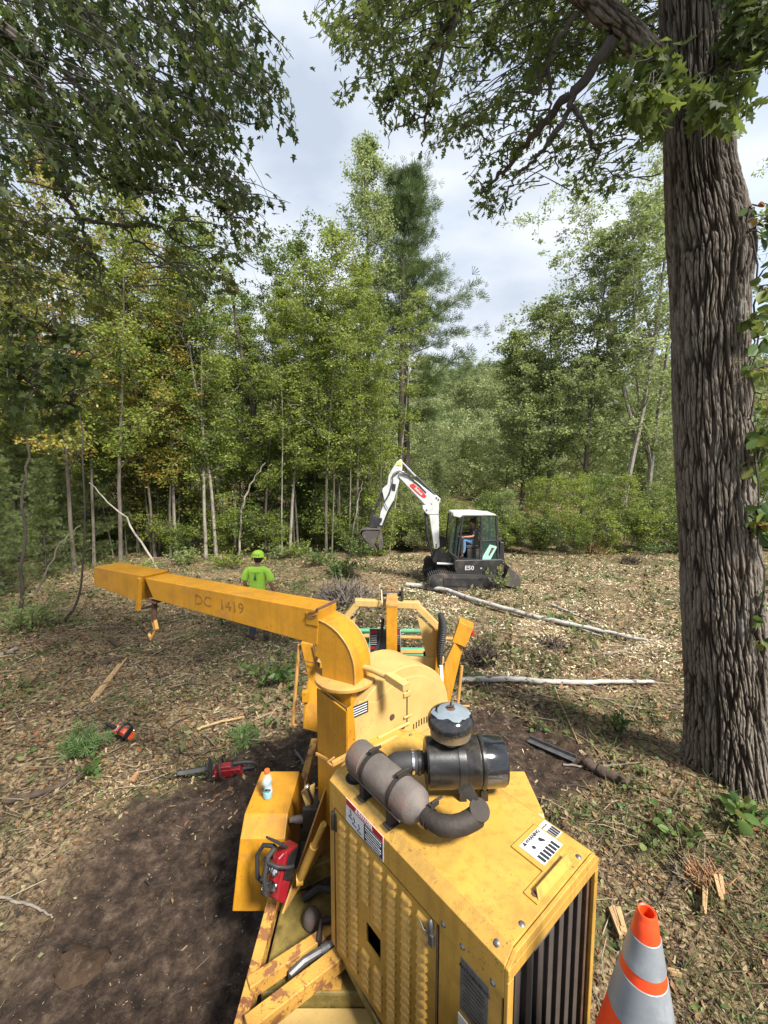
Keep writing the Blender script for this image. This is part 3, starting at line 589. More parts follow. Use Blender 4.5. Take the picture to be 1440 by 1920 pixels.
def branches(specs, parent, m, seed, name='branch'):
    rnd = random.Random(seed); axes = []
    for sp in specs:
        P = wander([aty(p[0], p[1], p[2]) for p in sp], 5 * len(sp), .012, rnd); n = len(P); r0, r1 = sp[0][3], sp[-1][3]
        rr = [np.interp(i / (n - 1), np.linspace(0, 1, len(sp)), [p[3] for p in sp]) for i in range(n)]
        mb = MB(); mb.tube(P, rr, 8)
        o = mb.build(name, m, parent); axes += [(p, i) for i, p in enumerate(P)]
    return axes
def sprays(poly_d, n, axes, yr, T, lsize, m, mb, seed, per=13, ln=.42, droop=-.5, hang=.3, side=None, name='foliage', parent=None, tm=.5, flow=None):
    """leafy twigs; poly_d = [(x0,y0,x1,y1,weight)...] picture blocks that the foliage fills, at distances yr"""
    rnd = random.Random(seed); g = np.random.default_rng(seed); A = np.array([a[0][:] for a in axes]); tot = [b[4] * (b[2] - b[0]) * (b[3] - b[1]) for b in poly_d]; P = []; D = []; Tn = []
    for k in range(n):
        b = rnd.choices(poly_d, tot)[0]; px = rnd.uniform(b[0], b[2]); py = rnd.uniform(b[1], b[3]); y = rnd.uniform(*yr)
        if float(fbm(px / 42, py / 34, 2, seed)) < -.02 and rnd.random() < .85: continue
        tip = aty(px, py, y); j = int(np.argmin(((A - np.array(tip[:])) ** 2).sum(1) + g.random(len(A)) * .15)); base = Vector(A[j]); v = tip - base; dl = v.length
        if flow and dl > .45:
            fv = (Vector(flow) + Vector((rnd.gauss(0, .22), rnd.gauss(0, .3), rnd.gauss(0, .2)))).normalized(); base = tip - fv * rnd.uniform(.5, 1.0); v = tip - base; dl = v.length
        elif dl > 1.6: base = tip - v.normalized() * 1.0 + Vector((0, 0, .3)); v = tip - base; dl = v.length
        mid = base.lerp(tip, .5) + Vector((0, 0, .12 * dl)); tw = wander([base, mid, tip], 6, .01, rnd); mb.tube(tw, [.009, .008, .007, .005, .004, .0035, .003], 4, cap=False)
        d = (tip - mid).normalized(); t0 = rnd.gauss(tm, .14)
        for q in range(per):
            f = rnd.random() ** .7; p = base.lerp(tip, 1 - ln / max(dl, ln) * f) + Vector((rnd.gauss(0, .05), rnd.gauss(0, .05), rnd.gauss(0, .045))); P.append(p[:])
            D.append((d * .5 + Vector((rnd.gauss(0, .7), rnd.gauss(0, .7), rnd.gauss(droop, hang))))[:]); Tn.append(min(1, max(0, t0 + rnd.gauss(0, .12))))
    P = np.array(P); D = np.array(D); M_ = frames(D); S = lsize * g.uniform(.65, 1.2, len(P)); V, F = scatter(T[0], T[1], P, M_, S)
    return npmesh(name, V, F, m, np.repeat(np.array(Tn), len(T[0])), parent=parent)
ax1 = branches([
    [(1145, 75, 4.15, .055), (1085, 165, 4.3, .045), (1040, 205, 4.45, .038), (990, 265, 4.7, .03), (945, 320, 4.9, .022), (908, 362, 5.0, .012)],
    [(1078, 175, 4.3, .03), (1062, 215, 4.3, .025), (1018, 280, 4.4, .02), (995, 305, 4.5, .016), (960, 345, 4.6, .010), (945, 400, 4.7, .006)],
    [(1066, 190, 4.3, .022), (1100, 240, 4.3, .018), (1120, 285, 4.35, .014), (1105, 320, 4.4, .010)],
    [(1080, 20, 4.1, .022), (1040, 90, 4.2, .018), (1020, 140, 4.3, .014), (985, 210, 4.4, .008)], [(1030, 100, 4.2, .016), (1030, 180, 4.3, .013), (1033, 250, 4.4, .008), (1048, 330, 4.5, .005)],
    [(900, -120, 4.6, .05), (860, -10, 4.9, .04), (835, 55, 5.0, .034), (795, 115, 5.2, .028), (755, 165, 5.4, .018), (722, 208, 5.6, .010)],
    [(865, -20, 4.9, .03), (848, 40, 4.9, .026), (822, 130, 5.0, .02), (800, 210, 5.1, .015), (794, 275, 5.2, .008)], [(806, 205, 5.0, .010), (760, 236, 5.1, .008), (735, 242, 5.1, .006), (727, 280, 5.1, .003)],
    [(1040, -80, 4.2, .03), (980, -20, 4.6, .02), (930, 40, 4.9, .015), (905, 110, 5.1, .008)],
    [(1395, -200, 3.9, .05), (1400, -40, 3.6, .03), (1425, 40, 3.4, .02), (1470, 70, 3.2, .01)], [(1365, 120, 4.0, .018), (1400, 90, 3.8, .012), (1450, 60, 3.6, .008)],
], oak, M_obr, 8)
LM_oak = leafmat('oak_leaf', [(.04, .065, .015), (.07, .105, .022), (.11, .15, .032), (.16, .20, .04)], .5)
tw = MB()
sprays([(580, 20, 640, 90, .5), (620, 40, 720, 200, .9), (640, -60, 900, 60, .8), (700, 60, 830, 240, 1.0), (800, -40, 1000, 140, 1.0), (790, 200, 900, 300, .8), (830, 120, 1010, 250, .8), (960, -60, 1240, 110, 1.1), (1000, 100, 1240, 240, .9), (870, 290, 960, 360, .5), (900, 250, 1120, 330, .6), (1040, 270, 1130, 370, .9), (880, 380, 930, 420, .9), (1140, 180, 1240, 270, .9)],
       1150, ax1, (4.4, 6.8), OAK, .092, LM_oak, tw, 31, per=12, ln=.42, flow=(-.75, .2, -.35), droop=-.15, hang=.7, name='foliage', parent=oak, tm=.5)
sprays([(1370, -40, 1480, 120, 1.5), (1365, 20, 1440, 60, 1)], 130, ax1, (3.2, 4.4), OAK, .12, LM_dark, tw, 32, per=12, parent=oak)
sprays([(1170, 90, 1260, 150, .6), (1160, 150, 1240, 240, 1.0), (1300, 140, 1410, 190, 1.2), (1250, 190, 1400, 230, 1.0), (1230, 60, 1330, 120, .5)], 75, [(aty(1245, 160, 3.9), 0), (aty(1330, 170, 3.8), 0), (aty(1370, 120, 3.7), 0), (aty(1300, 60, 3.9), 0)], (3.1, 3.8), OAK, .15, LM_oak, tw, 33, per=7, ln=.25, parent=oak)
# unseen part of the crown above and behind the camera, added to shade the machine
rnd = random.Random(44); capP = []; hb = MB()
for k in range(9):
    a = R(rnd.uniform(150, 330)); q = limbpath((3.4, 4.4, 8.2 + rnd.random()), (math.cos(a), math.sin(a), .18), rnd.uniform(4, 7.5), 8, .10, .01, rnd); hb.tube(q, [.13 * (1 - i * .11) for i in range(9)], 7); capP += [(p, rnd.uniform(.5, 1.1)) for p in q[2:]]
hb.build('limb', M_obr, oak)
g = np.random.default_rng(9); nL = 9000; ci = g.integers(0, len(capP), nL // 25); cc = np.array([capP[i][0][:] for i in ci]) + g.normal(size=(len(ci), 3)) * np.array([.75, .75, .35]); li = g.integers(0, len(ci), nL)
Pq = cc[li] + g.normal(size=(nL, 3)) * np.array([.22, .22, .12])
d_ = Pq[:, 1] * cP - (Pq[:, 2] - CH) * sP; u_ = Pq[:, 1] * sP + (Pq[:, 2] - CH) * cP; vis = (d_ > .1) & (np.abs(Pq[:, 0]) < d_ * .95) & (u_ < d_ * 1.26)
Pq = Pq[~vis]; V, F = scatter(OAK[0], OAK[1], Pq, frames(g.normal(size=Pq.shape)), .16 * g.uniform(.7, 1.2, len(Pq))); npmesh('foliage', V, F, LM_oak, np.repeat(np.clip(g.normal(.5, .2, len(Pq)), 0, 1), len(OAK[0])), parent=oak)
tw.build('twigs', M_obr, oak)
# vine climbing the right edge of the trunk
vine = empty('climbing_vine', aty(1425, 1200, 4.0), 'leafy green vine with a few red leaves climbing the right edge of the oak', 'vine')
vm = MB(); vaxis = wander([aty(1446, 1500, 4.0), aty(1432, 1200, 3.95), aty(1420, 950, 3.9), aty(1412, 700, 3.95), aty(1418, 520, 3.95), aty(1400, 400, 4.0)], 30, .015, rnd); vm.tube(vaxis, .008, 5); vx = [(p, 0) for p in vaxis]
LM_vine = leafmat('vine_leaf', [(.04, .08, .018), (.075, .125, .028), (.12, .16, .035), (.22, .19, .04), (.32, .055, .03)], .35)
sprays([(1408, 380, 1470, 560, 1.1), (1398, 560, 1460, 760, .9), (1402, 760, 1470, 1010, .8), (1424, 1010, 1470, 1300, .3)], 58, vx, (3.6, 4.2), OVAL, .12, LM_vine, vm, 51, per=7, ln=.2, droop=-.4, parent=vine, tm=.33)
vm.build('stem', B_dark, vine)
# the maple whose branches hang in from the left; its trunk stands outside the frame
maple = empty('maple_tree', (-6.6, 2.2, gz(-6.6, 2.2)), 'dark leafed maple whose branches hang over the upper left', 'tree')
MB().tube([(-6.6, 2.2, -.3), (-6.5, 2.3, 3), (-6.2, 2.5, 6), (-5.8, 2.8, 9), (-5.4, 3.2, 12)], [.3, .25, .2, .15, .08], 12).build('trunk', B_dark, maple)
ax2 = branches([
    [(-350, -100, 3.6, .06), (-60, 20, 4.2, .045), (40, 90, 4.4, .038), (95, 230, 4.6, .032), (118, 350, 4.7, .028), (150, 405, 4.8, .024), (215, 422, 4.9, .02), (285, 420, 5.0, .016), (350, 462, 5.2, .01), (405, 478, 5.4, .005)],
    [(230, 424, 4.9, .014), (290, 475, 5.1, .012), (345, 515, 5.3, .009), (382, 552, 5.4, .005)], [(150, 410, 4.8, .016), (172, 470, 4.7, .013), (188, 520, 4.7, .010), (198, 555, 4.7, .008), (225, 565, 4.7, .005)], [(330, 500, 5.3, .008), (370, 505, 5.4, .006), (420, 525, 5.6, .003)],
    [(-200, -300, 3.8, .06), (60, -60, 4.6, .04), (170, 60, 4.9, .03), (270, 150, 5.2, .022), (380, 210, 5.5, .014), (500, 235, 5.9, .005)], [(100, -200, 4.6, .05), (300, -60, 5.2, .035), (420, 20, 5.6, .03), (470, -4, 5.7, .012)],
    [(300, -60, 5.2, .03), (380, 60, 5.5, .02), (470, 110, 5.9, .012), (540, 180, 6.2, .005)], [(-60, 20, 4.2, .03), (40, 180, 4.3, .02), (150, 300, 4.5, .016), (250, 350, 4.9, .010), (420, 380, 5.5, .005)], [(0, 40, 4.3, .03), (150, 160, 4.7, .02), (300, 290, 5.2, .012), (470, 370, 5.8, .005)],
    [(-300, 500, 3.6, .03), (-60, 560, 4.2, .02), (60, 600, 4.6, .014), (150, 650, 4.9, .008), (220, 690, 5.1, .004)], [(-250, 620, 3.4, .02), (-40, 680, 3.9, .015), (60, 720, 4.2, .01), (130, 760, 4.4, .004)],
], maple, M_obr, 9)
LM_maple = leafmat('maple_leaf', [(.022, .040, .012), (.045, .070, .018), (.08, .11, .026), (.14, .17, .034)], .55)
LM_maple2 = leafmat('sunlit_maple_leaf', [(.035, .055, .012), (.06, .085, .018), (.10, .115, .022), (.14, .12, .022)], .45)  # lighter copy of the maple leaf, sunlight put into its colour
tw = MB()
sprays([(-60, -60, 330, 140, 1.35), (300, -60, 480, 100, 1.2), (-60, 120, 300, 330, 1.0), (280, 90, 500, 250, 1.0), (440, 90, 560, 240, .55), (230, 240, 470, 380, .95), (430, 330, 555, 390, .5), (500, 240, 580, 262, .4), (150, 330, 450, 400, .6), (-60, 330, 120, 420, 1.0), (400, 380, 520, 460, .45)],
       1350, ax2, (3.8, 6.6), MAPLE, .088, LM_maple, tw, 61, per=14, ln=.6, flow=(.75, .25, -.5), droop=-.9, parent=maple, tm=.42)
sprays([(-60, 400, 160, 560, 1.1), (60, 500, 230, 600, .8), (220, 380, 460, 450, .35), (320, 480, 480, 560, .5), (430, 420, 530, 520, .5), (350, 540, 450, 600, .4), (-60, 540, 90, 600, .8)], 260, ax2, (4.2, 6.2), MAPLE, .080, LM_maple2, tw, 62, per=12, ln=.5, flow=(.8, .2, -.4), droop=-.6, parent=maple, tm=.45)
sprays([(-60, 600, 150, 700, .9), (120, 640, 235, 730, .8), (-60, 700, 120, 800, .9), (60, 780, 180, 830, .5)], 120, ax2, (3.7, 5.2), MAPLE, .095, LM_maple, tw, 63, per=11, ln=.3, droop=-.25, parent=maple, tm=.5)
tw.build('twigs', M_obr, maple)

# ================================================================== the wood chipper
ORANGE = (.42, .195, .010); HOODY = (.46, .265, .050); PALE = (.44, .305, .11)
M_or = mat('orange_yellow_paint', ORANGE, .42, var=.24, vscale=5, dirt=(.22, .11, .035), dscale=6, damt=.5, bump=.08, bscale=90, rust=.70, streak=.4)
M_or2 = mat('dusty_orange_paint', (.43, .23, .06), .6, var=.22, vscale=6, dirt=(.20, .11, .05), dscale=9, damt=.7, bump=.12, bscale=70, rust=.66)
M_hood = mat('hood_yellow_paint', HOODY, .42, var=.16, vscale=4, dirt=(.22, .12, .035), dscale=7, damt=.6, bump=.08, bscale=80, rust=.715, ramp=(.48, .72), streak=.5)
M_pale = mat('pale_yellow_paint', PALE, .5, var=.16, vscale=5, dirt=(.42, .24, .07), dscale=7, damt=.5, bump=.08, bscale=80, rust=.70)
M_worn = mat('worn_yellow_steel', (.46, .25, .05), .55, var=.2, vscale=9, dirt=(.17, .07, .03), dscale=11, damt=.9, bump=.3, bscale=110, rust=.57, ramp=(.52, .56))
M_rust = mat('rusty_steel', (.10, .048, .028), .85, var=.5, vscale=12, bump=.4, bscale=60)
M_grime = mat('greasy_black_steel', (.03, .024, .02), .6, var=.4, vscale=12, bump=.4, bscale=50)
M_void = mat('dark_interior', (.006, .006, .006), .9)  # near-black colour painting the shade inside openings and slots
M_black = mat('black_paint', (.014, .014, .015), .28, var=.3, vscale=14, dirt=(.10, .08, .06), dscale=10, damt=.3, bump=.05)
M_gloss = mat('glossy_black_enamel', (.010, .011, .013), .12, coat=.6, dirt=(.12, .09, .06), dscale=5, damt=.35)
M_rub = mat('black_rubber', (.020, .020, .021), .65, bump=.15, bscale=60)
M_tan = mat('weathered_tan_enamel', (.17, .125, .075), .45, var=.3, vscale=9, dirt=(.03, .02, .015), dscale=12, damt=.6)
M_chrome = mat('bright_steel', (.65, .65, .66), .22, 1.0)
M_steel = mat('dull_steel', (.16, .16, .165), .55, .7, var=.4, vscale=15)
M_muf = mat('heat_rusted_muffler', (.150, .128, .115), .78, .2, var=.35, vscale=7, dirt=(.19, .085, .055), dscale=4, damt=.7, bump=.3, bscale=70)
M_muf2 = mat('dark_exhaust_steel', (.034, .026, .022), .7, .3, var=.4, vscale=9, bump=.4, bscale=60)
M_white = mat('white_print', (.58, .59, .60), .5, dirt=(.35, .33, .30), dscale=20, damt=.4)
M_ink = mat('black_print', (.018, .020, .028), .5)
M_red = mat('red_print', (.38, .018, .022), .5, var=.2)
M_plate = mat('etched_metal_plate', (.26, .25, .23), .5, .7, var=.3, vscale=12, dirt=(.2, .12, .06), dscale=8, damt=.5)
M_green = mat('green_paint', (.075, .30, .17), .5, var=.2, vscale=9, dirt=(.1, .12, .08), dscale=12, damt=.4)
M_oily = mat('oily_olive_tank', (.20, .15, .04), .5, var=.5, vscale=9, dirt=(.035, .03, .015), dscale=8, damt=.8, bump=.3, bscale=40)
M_tyre = mat('tyre_rubber', (.022, .021, .020), .85, bump=.4, bscale=40)
M_letter = mat('faded_letter_marks', (.21, .095, .012), .6)
chip = empty('wood_chipper', (0.05, 2.6, 0.0), 'yellow towed drum shaped wood chipper with a long swivelling discharge chute', 'wood chipper')
e1 = Vector((-.632, .775, 0)); e2 = Vector((.775, .632, 0)); O_ = Vector((.444, 1.287, 0)); UZ = Vector((0, 0, 1))
def EN(s1, s2, z): return O_ + e1 * s1 + e2 * s2 + UZ * z
EX = (e1, e2, UZ)
def part(mb, name, m, par=None, bevel=.004): return mb.build(name, m, par or chip, bevel)
HL = 1.10; ZT = 1.80
# --- hood: cover (top + two folded strips + band)
def strip(poly2, s0, s1_): return [EN(s0, a, z) for a, z in poly2], e1 * (s1_ - s0)
outer = [(-.053, 1.632), (-.053, 1.758), (-.008, 1.80), (.556, 1.80), (.604, 1.758), (.604, 1.632)]
inner = [(.592, 1.632), (.592, 1.752), (.551, 1.789), (-.003, 1.789), (-.041, 1.752), (-.041, 1.632)]
m_ = MB(); p_, v_ = strip(outer + inner, .0, HL); m_.prism(p_, v_); cover = part(m_, 'hood_cover', M_hood, bevel=.003)
# fixed side panel, door, rear post, right side, back
m_ = MB(); m_.box(EN(.155, -.044, 1.215), (.29, .012, .83), EX); part(m_, 'side_panel', M_hood)
m_ = MB(); m_.box(EN(HL - .02, -.036, 1.22), (.05, .03, .86), EX); part(m_, 'corner_post', M_hood)
m_ = MB(); m_.box(EN(.55, .592, 1.215), (1.09, .012, .83), EX); part(m_, 'side_panel', M_hood)
m_ = MB(); m_.box(EN(HL - .006, .276, 1.29), (.012, .60, .98), EX); part(m_, 'back_panel', M_hood)
m_ = MB(); m_.box(EN(.55, .28, 1.20), (.96, .50, .76), EX); part(m_, 'dark_hood_filler', M_void, bevel=0)  # added dark box that blocks the view, so the hood's inside looks unlit
hx0, hx1, hz0, hz1 = .665, .775, 1.10, 1.215
door = MB(); d0, d1, dz0, dz1 = .312, 1.052, .79, 1.622
for a, b, c, d in ((d0, d1, hz1, dz1), (d0, d1, dz0, hz0), (d0, hx0, hz0, hz1), (hx1, d1, hz0, hz1)): door.box(EN((a + b) / 2, -.046, (c + d) / 2), (b - a, .010, d - c), EX)
door = part(door, 'access_door', M_hood, bevel=0)
for s_ in (d0 - .004, d1 + .004): rim = MB(); rim.box(EN(s_, -.0465, (dz0 + dz1) / 2), (.006, .014, dz1 - dz0), EX); part(rim, 'door_seam', M_rust, bevel=0)
lp = []  # louvres: one shared pressed shape
lm_ = MB(); w, h_, q = .036, .0135, .012
lm_.add([e1 * a + UZ * z_ + e2 * d for a, z_, d in [(-w, -h_ * .3, .002), (-w * .72, -h_, .002), (w * .72, -h_, .002), (w, -h_ * .3, .002), (w * .86, h_ * .8, .002), (w * .6, h_ * 1.1, .002), (-w * .6, h_ * 1.1, .002), (-w * .86, h_ * .8, .002),
        (-w * .74, -h_ * .55, -q), (w * .74, -h_ * .55, -q), (w * .66, h_ * .2, -q * .75), (-w * .66, h_ * .2, -q * .75)]],
        [(1, 2, 9, 8), (2, 3, 9), (3, 4, 10, 9), (4, 5, 10), (5, 6, 11, 10), (6, 7, 11), (7, 0, 8, 11), (0, 1, 8), (8, 9, 10, 11)], False)
l0 = lm_.build('louver', M_hood, None); first = True
for ci in range(7):
    s_ = .975 - .0975 * ci
    for ri in range(18):
        z_ = 1.585 - .0425 * ri
        if z_ < .84: continue
        if hx0 - .05 < s_ < hx1 + .045 and hz0 - .05 < z_ < hz1 + .035: continue
        if ci == 2 and 1.10 < z_ < 1.30: continue
        if first: l0.parent = door; l0.matrix_parent_inverse = Matrix(); l0.location = EN(s_, -.0515, z_); first = False
        else: share(l0, door, EN(s_, -.0515, z_))
for ch in door.children: ch.matrix_parent_inverse = Matrix()
# latch with wire, hinge
m_ = MB(); m_.ball(EN(.335, -.060, 1.60), .017, 8, (.7, .7, 1.9)); m_.box(EN(.332, -.058, 1.545), (.022, .018, .05), EX); m_.tube([EN(.335, -.06, 1.57), EN(.36, -.075, 1.575), EN(.385, -.07, 1.59), EN(.38, -.06, 1.56), EN(.34, -.062, 1.55)], .003, 5); latch = part(m_, 'door_latch', M_steel, door, .002)
m_ = MB(); m_.tube([EN(1.065, -.056, 1.50), EN(1.065, -.056, 1.60)], .012, 8); m_.box(EN(1.05, -.053, 1.55), (.03, .006, .10), EX); part(m_, 'hinge', M_grime, door, .002)
# --- radiator front
m_ = MB()
for a, b, c, d in ((-.053, .604, 1.705, 1.752), (-.053, -.020, .78, 1.705), (.575, .604, .78, 1.705)): m_.box(EN(-.008, (a + b) / 2, (c + d) / 2), (.016, b - a, d - c), EX)
m_.prism([EN(-.016, -.053, 1.752), EN(-.016, .604, 1.752), EN(-.016, .560, 1.790), EN(-.016, -.010, 1.790)], e1 * .016); part(m_, 'radiator_frame', M_hood, bevel=.003)
m_ = MB(); m_.box(EN(.07, .276, 1.24), (.02, .60, .92), EX); grille = part(m_, 'radiator_core', M_void, bevel=0)
m_ = MB()
for a, b, c, d in ((-.02, .575, 1.680, 1.704), (-.02, -.002, .80, 1.68), (.556, .575, .80, 1.68)): m_.box(EN(.012, (a + b) / 2, (c + d) / 2), (.012, b - a, d - c), EX)
part(m_, 'grille_frame', M_rust, grille, .002)
gl = MB(); gl.box((0, 0, 0), (.02, .034, .88), EX); g0 = gl.build('grille_slat', mat('grille_brown', (.060, .045, .039), .7, var=.3, vscale=10), None, .002)
for i in range(7):
    p_ = EN(.016, .040 + .0755 * i, 1.24)
    if i == 0: g0.parent = grille; g0.location = p_; g0.matrix_parent_inverse = Matrix()
    else: share(g0, grille, p_)
for ch in grille.children:
    if ch.name.startswith('grille_slat'): ch.matrix_parent_inverse = Matrix()
m_ = MB(); m_.box(EN(.002, .20, 1.675), (.004, .13, .03), EX); part(m_, 'radiator_label', M_plate, grille, 0)
# --- small things on the hood
bolt = MB(); bolt.lathe([(.001, .006), (.006, .0055), (.0085, .002), (.012, .0005), (.0125, 0)][::-1], n=10, ends=False); b0 = bolt.build('bolt', M_steel, None)
def addbolt(p, nrm, par=cover):
    c = share(b0, par, p); c.rotation_mode = 'QUATERNION'; c.rotation_quaternion = Vector(nrm).to_track_quat('Z', 'Y'); c.matrix_parent_inverse = par.matrix_basis.inverted(); return c
for s_, a in ((.02, .49), (.02, .075), (HL - .04, .06), (HL - .04, .50)): addbolt(EN(s_, a, 1.80), UZ)
addbolt(EN(.05, -.031, 1.778), (UZ - e2).normalized()); addbolt(EN(.18, -.053, 1.655), -e2); addbolt(EN(.045, -.053, 1.648), -e2); addbolt(EN(.275, -.053, 1.66), -e2)
bpy.data.objects.remove(b0)
m_ = MB(); m_.box(EN(.048, .31, 1.8035), (.06, .27, .006), EX); m_.hexa([EN(.020, .19, 1.806), EN(.020, .435, 1.806), EN(.027, .435, 1.806), EN(.027, .19, 1.806), EN(.040, .205, 1.834), EN(.040, .430, 1.834), EN(.046, .430, 1.832), EN(.046, .205, 1.832)]); part(m_, 'lifting_bracket', M_hood, bevel=.002)
m_ = MB(); m_.lathe([(.011, 0), (.011, .004)], EN(.045, .20, 1.807), UZ, 10); part(m_, 'bracket_hole', M_rust, bevel=0)
def decal(c, s1w, s2w, m, par, name='sticker', n=UZ, ax=EX, th=.002):
    q = MB(); q.box(c, (s1w, s2w, th), ax); return q.build(name, m, par)
# warning plate on the hood top: raised hatch, white field, grey text block
m_ = MB(); m_.box(EN(.145, .402, 1.8045), (.155, .185, .008), EX); hatch = part(m_, 'warning_plate', M_hood, bevel=.002)
decal(EN(.142, .408, 1.810), .115, .150, M_white, hatch)
for i in range(6): decal(EN(.105 + .0 * i, .352 + .021 * i, 1.8115), .036 + .004 * (i % 2), .014, M_ink, hatch, 'printed_line')
text('\u25B2WARNING', .021, M_ink, hatch, EN(.188, .408, 1.8118), e2, e1, 'warning_lettering', bold=.0006)
for a_, b_, r_ in ((.155, .375, .010), (.158, .432, .012), (.148, .44, .007)):
    q = MB(); q.lathe([(r_, 0), (r_ * .6, .001)], EN(a_, b_, 1.8115), UZ, 5); q.build('pictogram', M_ink, hatch)
m_ = MB(); m_.box(EN(.165, .512, 1.8015), (.085, .075, .002), EX); s_ = part(m_, 'small_warning_sticker', M_white, bevel=0)
for i in range(5): decal(EN(.147, .484 + .014 * i, 1.8035), .042, .010, M_ink, s_, 'printed_line')
text('DANGER', .012, M_ink, s_, EN(.188, .512, 1.8036), e2, e1, 'sticker_lettering')
# danger sticker on the folded side band
dax = (-e1, UZ, -e2)
def sd(a, z_, w_, h2, m, par, name='sticker', off=.0): q = MB(); q.box(EN(a, -.0545 - off, z_), (w_, .002, h2), EX); return q.build(name, m, par)
dg = sd(.79, 1.700, .30, .125, M_white, chip, 'danger_sticker')
sd(.79, 1.745, .292, .030, M_red, dg, 'red_header', .0015); sd(.715, 1.684, .14, .082, M_ink, dg, 'text_panel', .0015)
text('\u25B2DANGER', .028, M_white, dg, EN(.79, -.0575, 1.745), -e1, UZ, 'danger_lettering', bold=.0008)
for i in range(6): sd(.715, 1.717 - .0125 * i, .12 - .02 * (i % 3 == 2), .0035, M_white, dg, 'printed_line', .003)
for i, (a, b) in enumerate(((.90, 1.70), (.87, 1.68), (.83, 1.672))):
    q = MB(); q.tube([EN(a, -.0575, b + .02), EN(a - .01, -.0575, b), EN(a + .012, -.0575, b - .018), EN(a - .02, -.0575, b - .02)], .0022, 4); q.build('pictogram', M_ink, dg)
# metal warning plate near the front corner
pl = MB(); pl.box(EN(.125, -.0515, 1.50), (.125, .003, .215), EX); pl = pl.build('metal_warning_plate', M_plate, chip)
text('\u25B2WARNING', .024, M_ink, pl, EN(.125, -.0545, 1.578), -e1, UZ, 'plate_lettering')
for i in range(9): q = MB(); q.box(EN(.125, -.0536, 1.55 - .017 * i), (.095 - .02 * (i % 4 == 3), .0012, .004), EX); q.build('printed_line', M_grime, pl)
q = MB(); q.box(EN(.17, -.0515, 1.33), (.05, .003, .07), EX); q.build('white_sticker', M_white, chip)
# --- muffler along the hood
mz = 1.920; MU = lambda s, r=0, zz=0: EN(s, .050 + r, mz + zz)
m_ = MB(); m_.lathe([(.001, -.006), (.05, -.004), (.078, .0), (.082, .008), (.0815, .10), (.085, .104), (.0815, .108), (.0815, .35), (.085, .353), (.0815, .357), (.0815, .43), (.076, .452), (.05, .478), (.038, .49), (.034, .515)], MU(.985), -e1, 40, ends=False)
m_.beam(MU(.97, -.072, -.042), MU(.56, -.075, -.045), .006, .010, up=-e2); muf = part(m_, 'muffler', M_muf, bevel=0)
for s_ in (.845, .64):
    q = MB(); q.lathe([(.0835, -.012), (.0865, -.012), (.0865, .012), (.0835, .012)], MU(s_), -e1, 40, ends=False); q.box(MU(s_, -.055, -.085), (.03, .045, .07), EX); q.box(MU(s_, .06, -.085), (.03, .03, .07), EX); q.box(MU(s_, -.055, -.1195), (.05, .07, .006), EX); q.box(MU(s_ - .0, .0, .097), (.02, .05, .016), EX)
    q.tube([MU(s_, -.03, .10), MU(s_, .045, .10)], .007, 8); q.build('muffler_clamp', M_muf2, muf)
ep = [MU(.475), MU(.44), MU(.40, .012), MU(.365, .045), MU(.345, .09), MU(.337, .135), MU(.335, .165)]
q = MB(); q.tube(ep, [.038, .037, .042, .042, .042, .043, .044], 20, cap=False); q.tube([p + Vector((0, 0, 0)) for p in ep[-2:]], [.036, .036], 16, cap=False); q.build('exhaust_elbow', M_muf2, muf)
q = MB(); q.lathe([(.001, 0), (.035, 0)], ep[-1] - e2 * .01, e2, 16, ends=False); q.build('exhaust_opening', M_void, muf)
q = MB(); q.lathe([(.040, -.012), (.043, -.012), (.043, .012), (.040, .012)], MU(.462), -e1, 24, ends=False); q.box(MU(.462, .03, .045), (.02, .05, .016), EX); q.tube([MU(.462, .02, .055), MU(.45, .07, .068)], .006, 6); q.build('pipe_clamp', M_muf2, muf)
cpn = Vector((.25, -.55, .75)).normalized(); rc = ep[-1] + e2 * .012 + UZ * .012 + Vector((0, -.02, .03)); q = MB(); q.lathe([(.001, .005), (.044, .004), (.047, 0), (.044, -.003), (.001, -.003)], rc, cpn, 24, ends=False); q.build('rain_cap', M_muf2, muf)
q = MB(); q.hexa([rc + Vector(v) for v in [(-.03, .02, .015), (.0, .02, .03), (.0, .035, .03), (-.03, .035, .015), (-.085, .03, .055), (-.03, .03, .085), (-.03, .055, .085), (-.085, .055, .055)]]); q.beam(rc + Vector((-.02, .01, 0)), rc + Vector((-.03, .03, -.05)), .02, .012); q.build('counterweight', M_grime, muf)
q = MB(); q.lathe([(.05, 0), (.05, .003)], EN(.98, .03, 1.8002), UZ, 24); q.build('pipe_hole', M_void, cover)
q = MB(); q.tube([EN(.98, .035, 1.79), EN(.98, .04, 1.86)], .035, 16); q.build('exhaust_inlet', M_grime, muf)
# --- air cleaner
ac = Vector((.395, 1.98, 1.955)); ax_ = Vector((1, .03, 0)).normalized()
m_ = MB(); m_.lathe([(.04, -.225), (.045, -.195), (.05, -.19), (.110, -.188), (.118, -.18), (.119, -.06), (.1195, .055), (.122, .06), (.122, .07), (.1195, .072)], ac, ax_, 44); acl = part(m_, 'air_cleaner', M_black, bevel=0)
q = MB(); q.lathe([(.1205, .075), (.1245, .08), (.1245, .09), (.120, .094), (.116, .19), (.108, .202), (.09, .206), (.001, .206)], ac, ax_, 44); q.build('dust_cup', M_gloss, acl)
for t_ in (-.02, .085):
    q = MB(); q.lathe([(.121, t_ - .018), (.1235, t_ - .018), (.1235, t_ + .018), (.121, t_ + .018)], ac, ax_, 44, ends=False) if t_ < 0 else q.lathe([(.124, t_ - .006), (.1275, t_ - .006), (.1275, t_ + .006), (.124, t_ + .006)], ac, ax_, 44, ends=False)
    q.box(ac + ax_ * (t_ + .01) + Vector((0, -.06, -.128)), (.035, .03, .055)); q.build('mounting_band', M_black, acl)
